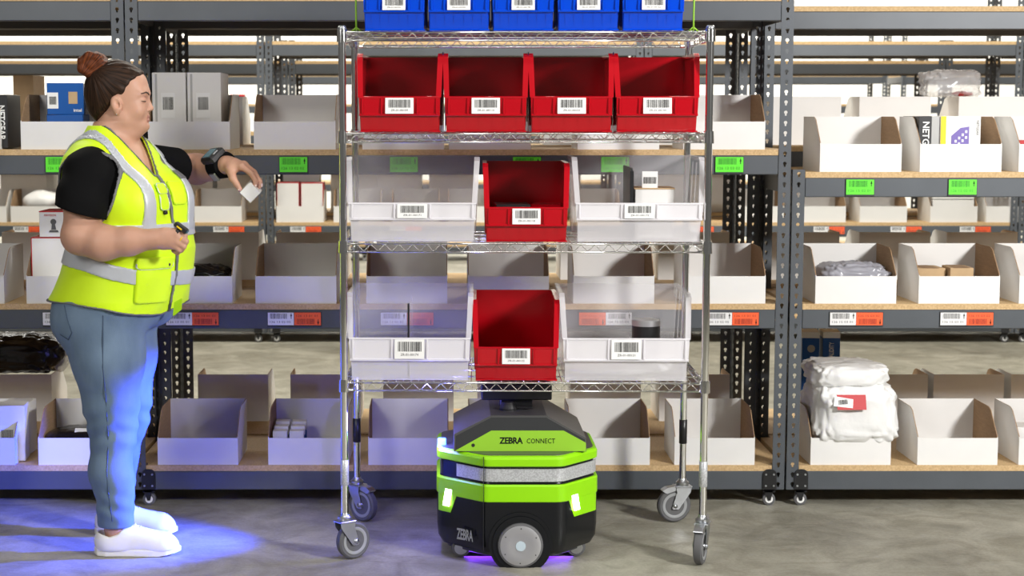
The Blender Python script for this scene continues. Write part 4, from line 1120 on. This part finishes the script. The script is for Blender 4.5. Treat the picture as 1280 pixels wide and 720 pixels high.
# neck and head
B.cone((-.040,0,1.36),(-.020,0,1.47),.066,.060,.03)
B.ell((-.018,0,1.572),(.094,.073,.090),.0)                    # cranium
B.ell((.040,0,1.588),(.046,.058,.046),.03)                     # forehead
B.ell((.030,0,1.525),(.061,.060,.080),.03)                     # face
for s_ in (-1,1): B.cone((.012,s_*.030,1.472),(.060,s_*.010,1.453),.034,.025,.03)   # jaw
B.ell((.070,0,1.447),(.0195,.021,.0155),.015)                  # chin
B.ell((.020,0,1.425),(.042,.042,.026),.025)                     # soft underside of the chin
for s_ in (-1,1): B.ell((.056,s_*.034,1.500),(.028,.022,.026),.02)
B.ell((.074,0,1.560),(.019,.042,.012),.02)                     # brow
for s_ in (-1,1): B.ell((.096,s_*.031,1.537),(.015,.015,.0095),.010,sign=-1); B.ell((.0745,s_*.031,1.5345),(.0135,.0155,.0120),.004)
B.cone((.0845,0,1.546),(.0985,0,1.511),.0070,.0085,.010); B.ell((.1005,0,1.5060),(.0085,.0085,.0070),.005)
for s_ in (-1,1): B.ell((.0935,s_*.0100,1.5030),(.0085,.0060,.0058),.005)
B.ell((.080,0,1.482),(.0110,.024,.019),.012)
B.ell((.0860,0,1.4805),(.0095,.0185,.0048),.003); B.ell((.0850,0,1.4675),(.0095,.0165,.0056),.003)  # lips
B.ell((.098,0,1.4742),(.0085,.020,.0010),.003,sign=-1)
B.ell((.094,0,1.4585),(.0095,.016,.0045),.006,sign=-1)
for s_ in (-1,1):
    B.ell((-.004,s_*.073,1.519),(.0185,.0105,.0310),.004,pitch=.18)
    B.ell((.001,s_*.0845,1.524),(.0105,.0085,.0190),.003,pitch=.18,sign=-1); B.ell((.004,s_*.080,1.518),(.006,.009,.010),.003,sign=-1)
    B.ell((-.002,s_*.072,1.492),(.0085,.0070,.0085),.004)
# near arm
B.cone(SHN, ELN, .054, .056, .02); B.ell((-.088,-.205,1.20),(.064,.060,.10),.03)
B.chain([ELN,(-.02,-.262,1.072),(.07,-.275,1.078),WRN],[.056,.057,.045,.030],.02,.03)
# near hand, closed with the back of the hand to the front
B.cone(WRN,(.192,-.284,1.090),.029,.030,.02,(1,1.2,1)); B.cone((.185,-.286,1.102),(.222,-.288,1.104),.020,.017,.012); B.cone((.185,-.284,1.080),(.222,-.286,1.080),.022,.018,.012); B.cone((.182,-.282,1.068),(.212,-.284,1.066),.016,.014,.012)
NF = [((.220,-.288,1.110),(.250,-.284,1.098),(.246,-.266,1.080),(.228,-.264,1.082)), ((.224,-.290,1.096),(.254,-.288,1.078),(.244,-.268,1.063),(.226,-.264,1.068)),
      ((.220,-.290,1.081),(.247,-.289,1.062),(.236,-.270,1.049),(.220,-.264,1.056)), ((.212,-.288,1.067),(.234,-.288,1.050),(.224,-.271,1.039),(.210,-.264,1.046))]
for j, P in enumerate(NF):
    r = [.0105,.0105,.0100,.0085][j]; B.chain(P, [r*1.05,r,r*.92,r*.82], .003, .007)
B.chain([(.186,-.266,1.096),(.212,-.250,1.100),(.238,-.256,1.104)],[.015,.012,.0095],.004,.014)
# far arm and hand, fingers closing on the little box
B.cone(SHF, ELF, .056, .050, .03)
B.chain([ELF,(.262,.250,1.300),WRF],[.050,.044,.028],.02,.03)
B.cone(WRF,(.362,.132,1.312),.027,.026,.02); 
KN = [(.392,.103,1.308),(.397,.121,1.314),(.395,.139,1.311),(.388,.155,1.303)]
for j, k_ in enumerate(KN): B.cone((.352,.126+.007*j,1.306), k_, .021-.001*j, .0135, .010)
TIP = [((.424,.096,1.286),(.440,.096,1.258),(.437,.098,1.240)),((.432,.117,1.288),(.450,.115,1.258),(.450,.116,1.238)),((.430,.137,1.284),(.450,.134,1.256),(.452,.134,1.240)),((.420,.155,1.276),(.440,.151,1.250),(.444,.149,1.236))]
for j in range(4):
    r = [.0100,.0102,.0098,.0084][j]; B.chain([KN[j]]+list(TIP[j]), [r*1.12,r,r*.90,r*.80], .003, .008)
B.chain([(.352,.110,1.296),(.362,.088,1.268),(.376,.084,1.247),(.386,.086,1.230)],[.017,.0135,.0105,.0090],.004,.016)
def lipsel(c):
    return ((c[:,0] > .0825) & (np.abs(c[:,1]) < .0185) & (c[:,2] > 1.4622) & (c[:,2] < 1.4850)).astype(int)
body = place('body', B.mesh('body', ['skin','lips'], lipsel), person)
tag(body, 'fair skin of face, neck, arms and hands')
del B
# nails
for (c, nrm) in [((.441,.0905,1.243),(.4,-.9,.1)), ((.4585,.112,1.242),(.9,-.4,.1)), ((.4585,.131,1.243),(.9,-.3,.1)), ((.382,.0785,1.232),(-.3,-.9,.1))]:
    n_ = MB(); n_.smooth = True; n_.lathe([(.0001,.0012),(.003,.001),(.0045,0),(.003,-.001)], 10, 'y'); o = n_.build('fingernail', 'nail', person, loc=c); o.scale = (1,1,1.5)
    o.rotation_euler = Vector(nrm).to_track_quat('-Y','Z').to_euler()
# eyes, brows, laid on the surface of the face
from mathutils.bvhtree import BVHTree
def bvh_of(me): return BVHTree.FromPolygons([v.co.copy() for v in me.vertices], [tuple(p.vertices) for p in me.polygons])
skin_tree = bvh_of(body.data)
def snap(tree, p, off):
    c, n, i, dd = tree.find_nearest(Vector(p)); return c+n*off
def along(tree, pts, off, n=3):
    P = [Vector(p) for p in pts]; out = []
    for k in range(len(P)-1):
        for q in range(n): out.append(snap(tree, P[k].lerp(P[k+1], q/n), off))
    out.append(snap(tree, P[-1], off)); return out
for s_ in (-1,1):
    e = MB(); e.smooth = True; P = along(skin_tree, [(.086,s_*.0195,1.5318),(.092,s_*.030,1.5288),(.087,s_*.041,1.5292),(.076,s_*.0475,1.5318)], .0004)
    e.tube(P, [.0009+.0010*math.sin(PI*k/(len(P)-1)) for k in range(len(P))], 6); e.build('eyelash', 'brow', person)
    e = MB(); e.smooth = True; P = along(skin_tree, [(.096,s_*.0125,1.5520),(.094,s_*.022,1.5575),(.088,s_*.034,1.5610),(.074,s_*.047,1.5560)], .0002)
    e.tube(P, [.0012+.0016*math.sin(PI*min(1,(k+2)/(len(P)+2))) for k in range(len(P))], 6); e.build('eyebrow', 'brow', person)
    e = MB(); e.smooth = True; P = along(skin_tree, [(.087,s_*.020,1.5420),(.090,s_*.030,1.5445),(.082,s_*.043,1.5420)], -.0003)
    e.tube(P, .0007, 5); e.build('eyelid_crease', 'lips', person)
    e = MB(); e.smooth = True; e.lathe([(.0001,.0022),(.0016,.0016),(.0022,0),(.0016,-.0016),(.0001,-.0022)], 10, 'z', (-.002,s_*.0795,1.487)); e.build('earring', 'zinc', person)
# ---- hair
Hf = Field(axis((-.15,.12,.003)), axis((-.11,.11,.003)), axis((1.44,1.70,.003)))
x, y, z = Hf.grid((slice(None),)*3)
Hf.ell((-.020,0,1.574),(.103,.082,.098),.0); Hf.ell((-.058,0,1.525),(.055,.062,.07),.03); Hf.ell((.040,0,1.592),(.0505,.0635,.0500),.02)
xb = np.interp(z, [1.455,1.48,1.505,1.525,1.545,1.57,1.593,1.61,1.622,1.64,1.66], [-.078,-.062,-.050,-.026,.006,.024,.036,.055,.072,.10,.14])
fr = .0012*np.sin((np.arctan2(z-1.64, x+.085)*5+y*30)*5)
Hf.D = smax(Hf.D+fr.astype(np.float32)*.7, (x-xb-.016+.0012*np.sin(z*260)*np.sin(y*170)+0*y).astype(np.float32), .030).astype(np.float32)
for s_ in (-1,1): Hf.ell((.004,s_*.078,1.520),(.022,.022,.036),.006,sign=-1)
hair = place('hair', Hf.mesh('hair', 'hair_dark'), person); tag(hair, 'dark brown hair swept up')
Bf = Field(axis((-.17,.02,.0028)), axis((-.08,.08,.0028)), axis((1.58,1.73,.0028)))
Bf.ell((-.092,0,1.652),(.054,.050,.042),.0)
for k in range(7):
    a = k*2*PI/7; Bf.cone((-.092+.034*math.cos(a),-.030+.004*math.sin(3*a),1.652+.030*math.sin(a)),(-.092+.034*math.cos(a+.95),-.036,1.652+.030*math.sin(a+.95)),.017,.013,.006)
    Bf.cone((-.092+.034*math.cos(a),.030,1.652+.030*math.sin(a)),(-.092+.034*math.cos(a+.95),.036,1.652+.030*math.sin(a+.95)),.017,.013,.006)
    Bf.cone((-.092+.040*math.cos(a),-.02,1.652+.036*math.sin(a)),(-.092+.040*math.cos(a+.5),.02,1.652+.036*math.sin(a+.5)),.012,.012,.006)
Bf.ell((-.040,-.008,1.652),(.030,.03,.014),.01,pitch=.3)
tag(place('hair_bun', Bf.mesh('hair_bun', 'hair_bun'), person), 'auburn bun')
b = MB(); b.smooth = True; b.tube([(-.052+.022*math.cos(a)*.6,.034*math.sin(a),1.615+.022*math.cos(a)) for a in [k*2*PI/20 for k in range(20)]], .004, 6, closed=True); b.build('hair_tie', 'tee_black', person)

# ---- black tee
Tf = Field(axis((-.26,.30,.005)), axis((-.36,.34,.005)), axis((.92,1.44,.005)))
x, y, z = Tf.grid((slice(None),)*3)
Tf.D = torso(x,y,z,-.008).astype(np.float32); bust(Tf, -.008)
t_, s2 = frame(x, y)
def neckcut(z, s_, t_, zlow, wid, slope):
    return np.maximum(np.abs(s_)-np.maximum((z-zlow)*slope, 0)-wid*(z > zlow), zlow-z)
Tf.D = smax(Tf.D, (z-1.43).astype(np.float32), .01)
vc = np.maximum(np.abs(s2+0*z)-.012-(z-1.262)*.62, -t_+0*z-.01); vc = np.maximum(vc, 1.262-z+0*x)
Tf.D = np.maximum(Tf.D, -vc).astype(np.float32)
Tf.cone((-.034,0,1.36),(-.02,0,1.50),.082,.086,.004,sign=-1)
Sf = Field(Tf.x, Tf.y, Tf.z)
Sf.cone((-.080,-.152,1.288),(-.096,-.228,1.175),.088,.086,.03); Sf.ell((-.095,-.205,1.20),(.082,.075,.10),.02)
Sf.cone((.075,.130,1.308),(.165,.260,1.300),.074,.070,.03)
cut = np.maximum(1.165+.28*(-(x+.09))-z-0*y, y-.0)          # near sleeve hem
cut2 = (x-.085)*.55+(y-.15)*.80-.105+0*z                    # far sleeve hem
fold = .0022*np.sin(60*z+25*x+14*y)
Sf.D = np.maximum(np.maximum(Sf.D+fold, np.where(y < 0, 1.168-.30*(x+.09)-z, -1.)), np.where(y > .05, cut2, -1.)).astype(np.float32)
Tf.put((slice(None),)*3, Sf.D, .03)
tag(place('t_shirt', Tf.mesh('t_shirt', 'tee_black'), person), 'black short-sleeved tee')
# ---- jeans
Jf = Field(axis((-.27,.19,.0045)), axis((-.26,.28,.0045)), axis((.075,.96,.0045)))
x, y, z = Jf.grid((slice(None),)*3)
Jf.D = np.maximum(torso(x,y,z,.0), z-.94).astype(np.float32); Jf.D = smax(Jf.D, (.76-z+0*x+0*y).astype(np.float32), .06).astype(np.float32)
legs(Jf, .006, .03)
for xo, yo in ((-.020,-.125),(-.070,.145)):
    Jf.cone((xo,yo,.26),(xo,yo,.118),.062,.055,.02); Jf.cone((xo,yo,.128),(xo,yo,.105),.0565,.0575,.003)
fold = .0016*np.sin(95*z+30*np.abs(x)+12*y)*np.exp(-((z-.44)/.07)**2)*2+.0022*np.sin(110*z+45*x+20*y)*np.exp(-((z-.17)/.06)**2)+.0012*np.sin(40*z-35*x+18*y)
Jf.D = (Jf.D+fold).astype(np.float32)
zc = np.where(y < .015, .100, .098)
Jf.D = np.maximum(Jf.D, (zc-z+0*x)).astype(np.float32)
for xo, yo in ((-.020,-.125),(-.072,.145)): Jf.cone((xo,yo,.04),(xo,yo,.118),.047,.047,0,sign=-1)
jeans = place('jeans', Jf.mesh('jeans', 'denim'), person); tag(jeans, 'faded blue skinny jeans')
sm = MB(); sm.smooth = True
jb = jeans.data
def on_jeans(xw, zw):      # nearest side point of the near leg at height zw
    best = None
    for v in jb.vertices:
        if v.co.y < 0 and abs(v.co.z-zw) < .006 and abs(v.co.x-xw) < .006:
            if best is None or v.co.y < best.y: best = v.co
    return Vector((xw, best.y-.0005, zw)) if best is not None else None
P = [on_jeans(xx, zz) for xx, zz in [(-.03,.83),(-.032,.78),(-.034,.72),(-.034,.66),(-.032,.60),(-.03,.54),(-.028,.48),(-.028,.42),(-.032,.36),(-.036,.30),(-.034,.24),(-.028,.18),(-.022,.13)]]
P = [p for p in P if p]
sm.tube(P, .0016, 5); sm.build('side_seam', 'denim_dark', jeans)
P = [p for p in [on_jeans(xx, zz) for xx, zz in [(-.165,.86),(-.150,.80),(-.140,.77),(-.155,.745),(-.185,.76)]] if p]
if len(P) > 2: sm = MB(); sm.smooth = True; sm.tube(P, .0015, 5); sm.build('pocket_seam', 'denim_dark', jeans)

# ---- vest
Vx, Vy, Vz = axis((-.29,.30,.0042)), axis((-.30,.28,.0042)), axis((.79,1.47,.0042))
def vest_base():
    V = Field(Vx, Vy, Vz); x, y, z = V.grid((slice(None),)*3)
    V.D = torso(x,y,z,.006).astype(np.float32); bust(V, .006, .05)
    t_, s2 = frame(x, y)
    low = np.clip((1.05-z)/.2, 0, 1)
    V.D = (V.D+.0032*np.sin(38*s2+22*z)*low+.0022*np.sin(30*z-55*s2+1.0)*low-.014*low).astype(np.float32)
    return V
V = vest_base(); x, y, z = V.grid((slice(None),)*3); t_, s2 = frame(x, y)
BASE = V.D.copy()
zh = np.interp(x, [-.26,-.226,-.15,-.03,.07,.145,.20,.25], [.862,.862,.864,.850,.826,.820,.842,.87])
AH = (np.sqrt(((t_-.014)/.112)**2+((z-1.243)/.122)**2)-1)*.112
AH = np.where(np.abs(s2) > .055, AH, .2)+0*z
NKV = np.maximum(np.abs(s2)-.008-(z-1.285)*.46, -t_-.02+0*z); NKV = np.maximum(NKV, 1.285-z+0*x)
ax = -.034+.127*(z-1.36); NKR = np.sqrt((x-ax)**2+y**2)-.074-.10*np.maximum(z-1.38, 0)
NKR = np.where(z > 1.33, NKR, .2)
CUT = np.minimum(np.minimum(AH, NKV), NKR)
EDGE = np.maximum(np.maximum(-CUT, zh-z), z-1.45)
V.D = np.maximum(np.maximum(np.maximum(BASE, -(BASE+.009)), EDGE), -.2).astype(np.float32)
vest = place('safety_vest', V.mesh('safety_vest', 'hi_vis'), person); tag(vest, 'fluorescent yellow safety vest with silver bands')
def patch(name, region, m, off=.002, th=.0032, label=None, clip=True):
    P_ = Field(Vx, Vy, Vz)
    d = np.maximum(np.abs(BASE-off)-th, region)
    if clip: d = np.maximum(d, EDGE-.001)
    P_.D = d.astype(np.float32)
    o = place(name, P_.mesh(name, m), vest)
    if label: tag(o, label)
    return o
band_z = np.interp(x, [-.22,-.10,0,.10,.22], [1.018,1.000,.972,.950,.940])
patch('reflective_band', np.maximum(np.abs(z-band_z)-.026, -.2+0*y), 'reflective_silver', .0025, .0034, 'silver waist band')
patch('reflective_band', np.abs(z-1.103)-.023+0*x+0*y, 'reflective_silver', .0020, .0034, 'silver chest band')
sc = np.interp(z, [1.1,1.24,1.36,1.40], [.104,.106,.118,.118]); hwb = np.interp(z, [1.1,1.28,1.38], [.024,.022,.014])
patch('reflective_band', np.maximum(np.abs(s2+sc)-hwb, 1.10-z), 'reflective_silver', .0030, .0034, 'silver shoulder band')
patch('reflective_band', np.maximum(np.abs(s2-sc)-hwb, 1.10-z), 'reflective_silver', .0030, .0034, 'silver shoulder band')
for sd in (-1,1): patch('trim', np.maximum(np.abs(AH)-.0055+0*z, -sd*s2), 'vest_trim', .002, .0042, 'grey piping of the armhole')
patch('trim', np.abs(zh-z)-.0050+0*y, 'vest_trim', .001, .0042, 'grey piping of the hem')
patch('trim', np.minimum(np.where(z > 1.34, np.abs(NKR), .2), np.where(t_ > 0, np.abs(NKV), .2))-.0045, 'vest_trim', .001, .0042, 'grey piping of the neckline')
patch('zip', np.maximum(np.abs(s2-.004)-.0055, -t_+0*z), 'vest_trim', .0035, .004, 'dark zip')
def rbox(cs, cz, hs, hz, r=.012):
    qs = np.abs(s2-cs)-hs+r; qz = np.abs(z-cz)-hz+r
    d = np.sqrt(np.maximum(qs,0)**2+np.maximum(qz,0)**2)+np.minimum(np.maximum(qs,qz),0)-r
    return np.maximum(d, -t_)
patch('chest_pocket', rbox(-.034,1.205,.027,.034,.014), 'hi_vis', .0045, .004)
patch('pocket_flap', rbox(-.034,1.243,.031,.018,.012), 'hi_vis', .0075, .004)
patch('chest_pocket', rbox(.045,1.225,.028,.040,.012), 'hi_vis', .0045, .004)
patch('pocket_piping', np.abs(rbox(-.034,1.243,.031,.018,.012))-.0018, 'reflective_silver', .0095, .0035)
patch('pocket_piping', np.maximum(np.abs(rbox(-.034,1.205,.027,.034,.014))-.0018, z-1.225), 'reflective_silver', .0065, .0035)
patch('waist_pocket', rbox(-.085,.925,.062,.060,.015), 'hi_vis', .0050, .0045)
patch('pocket_flap', rbox(-.085,1.000,.064,.020,.012), 'hi_vis', .0085, .004)
patch('pocket_piping', np.maximum(np.abs(rbox(-.085,1.000,.064,.020,.012))-.0018, z-1.0), 'reflective_silver', .0105, .0035)
patch('strap', np.maximum(np.abs(s2-.110)-.026, np.abs(z-1.285)-.014), 'vest_trim', .0055, .003)
patch('clip', np.maximum(np.maximum(np.abs(s2+.034)-.008, np.abs(z-1.163)-.007), -t_), 'box_black', .006, .005)
patch('snap', np.maximum(np.sqrt((s2+.040)**2+(z-.992)**2)-.005, -t_), 'box_black', .012, .004)
tf = MB(); tf.prism_y(rounded([(-.015,-.03),(.016,-.005),(.020,.035),(-.008,.02)],.004), -.003, .003); o = tf.build('vest_corner','hi_vis_dark',vest,loc=(.196,-.125,.842)); o.rotation_euler=(0,0,-.3)
# ---- shoes
def shoe(x0, y0, lab):
    """x0: heel, pointing +x"""
    sh = place('shoe', None, person, (x0, y0, 0)); sh.empty_display_size = .05; tag(sh, lab)
    U = Field(axis((-.02,.31,.003)), axis((-.065,.065,.003)), axis((.0,.16,.003))); x, y, z = U.grid((slice(None),)*3)
    U.ell((.060,0,.050),(.060,.041,.062),0); U.cone((.055,0,.045),(.225,.004,.038),.044,.040,.03,(1,1.02,1)); U.ell((.225,.004,.030),(.058,.045,.034),.03)
    U.cone((.09,0,.085),(.185,0,.052),.036,.026,.03)
    U.D = smax(U.D, (.020-z+0*x+0*y).astype(np.float32), .004)
    top = np.interp(x, [-.01,.03,.055,.085,.11,.14,.30], [.092,.078,.070,.080,.108,.112,.112])
    U.D = smax(U.D, (z-top+0*y).astype(np.float32), .006).astype(np.float32)
    U.cone((.052,0,.055),(.052,0,.16),.034,.036,.004,(.85,1,1),sign=-1)
    place('upper', U.mesh('upper','shoe_white'), sh)
    S_ = Field(axis((-.03,.31,.003)), axis((-.065,.065,.003)), axis((-.004,.05,.002))); x, y, z = S_.grid((slice(None),)*3)
    hwid = np.interp(x, [-.005,.01,.04,.09,.14,.20,.245,.27,.284,.290], [.0,.028,.038,.036,.038,.045,.043,.032,.016,.0])
    yc = np.interp(x, [0,.15,.25,.29], [0,0,.004,.006])
    top = np.interp(x, [0,.05,.2,.29], [.027,.024,.024,.030]); bot = np.interp(x, [0,.02,.22,.29], [.003,.0012,.0012,.012])
    S_.D = np.maximum(np.maximum((np.abs(y-yc)-hwid)*.75, z-top), bot-z).astype(np.float32)
    place('sole', S_.mesh('sole','shoe_white'), sh)
    for k in range(5):
        q = k/4; l = MB(); l.smooth = True; xx = .118+.070*q; zz = .113-.036*q
        l.tube([(xx-.004,-.026-.004*q,zz-.016),(xx,-.013,zz-.002),(xx+.003,0,zz+.003),(xx,.013,zz-.002),(xx-.004,.026+.004*q,zz-.016)], .0026, 6); l.build('lace','shoe_white',sh)
    t = MB(); t.bbox(.092,.112,-.022,.022,.085,.128,.004); t.build('tongue','shoe_white',sh)
shoe(-.094,-.125,'near white sneaker'); shoe(-.148,.145,'far white sneaker')

# ---- what she carries
d = thing('wrist_computer', 'black wearable computer with a small screen strapped to the woman\'s forearm', 'wearable computer', (PX+.306, PY+.189, 1.309))
d.rotation_euler = (math.radians(40), math.radians(-5), math.radians(-53)); d.scale = (1.12,1.12,1.12)
c = MB(); c.bbox(-.034,.036,-.030,.030,.026,.050,.005); ca = c.build('case','box_black',d)
c = MB(); c.bbox(-.030,.024,-.025,.025,.0495,.0515,.0008); c.build('bezel','robot_dark',ca)
c = MB(); c.box(-.026,.016,-.020,.020,.0515,.0520); c.build('display','screen',ca)
c = MB(); c.bbox(.026,.034,-.010,.010,.0495,.053,.001); c.build('key','wheel_grey',ca)
c = MB(); c.smooth = True; c.lathe([(.033,-.030),(.0415,-.028),(.0415,.030),(.033,.032)], 28, 'x', (.004,0,0)); smooth_angle(c.build('strap','tee_black',d))
c = MB(); c.bbox(-.010,.026,-.047,-.041,-.026,.004,.002); c.build('buckle','zinc',d)
r = thing('ring_scanner', 'small black ring barcode scanner on the woman\'s right hand', 'ring scanner', (PX+.235, PY-.294, 1.118)); r.rotation_euler = (0, math.radians(36), math.radians(-8))
c = MB(); c.bbox(-.022,.026,-.012,.012,.0,.017,.003); ca = c.build('case','box_black',r)
c = MB(); c.box(-.010,.010,-.0126,-.012,.004,.009); c.build('stripe','box_yellow',ca)
c = MB(); c.bbox(.0255,.028,-.009,.009,.003,.014,.0008); c.build('scan_window','screen',ca)
c = MB(); c.smooth = True; c.lathe([(.0105,-.006),(.0125,-.005),(.0125,.005),(.0105,.006)], 18, 'x', (0,.002,-.009)); c.build('finger_ring','box_black',r)
c = MB(); c.smooth = True
for q in (-.006,.004): c.lathe([(.0001,-.004),(.003,-.003),(.0036,0)], 10, 'y', (q+.012,-.012,-.006))
g = MB(); g.smooth = True; g.lathe([(.0115,-.0014),(.0128,-.0012),(.0128,.0012),(.0115,.0014)], 18, 'x'); go_ = g.build('finger_ring', 'box_yellow', None, loc=(PX+.240, PY-.2885, 1.086), rot=(0,.55,0)); tag(go_, 'thin gold ring on the woman\'s right hand', 'ring')
bx = thing('small_box', 'small white carton held between the woman\'s fingers', 'box', (PX+.421, PY+.112, 1.222)); bx.rotation_euler = (math.radians(8), math.radians(45), math.radians(8))
c = MB(); c.bbox(-.0255,.0255,-.034,.036,-.0255,.0255,.001); c.build('carton','white_card',bx)
c = MB(); c.box(-.0262,-.0256,-.030,.034,-.024,.020); c.build('end_flap','paper',bx)
c = MB(); c.box(-.0257,-.0255,-.0348,-.0005,.0215,.0235); c.build('slit','ink',bx)
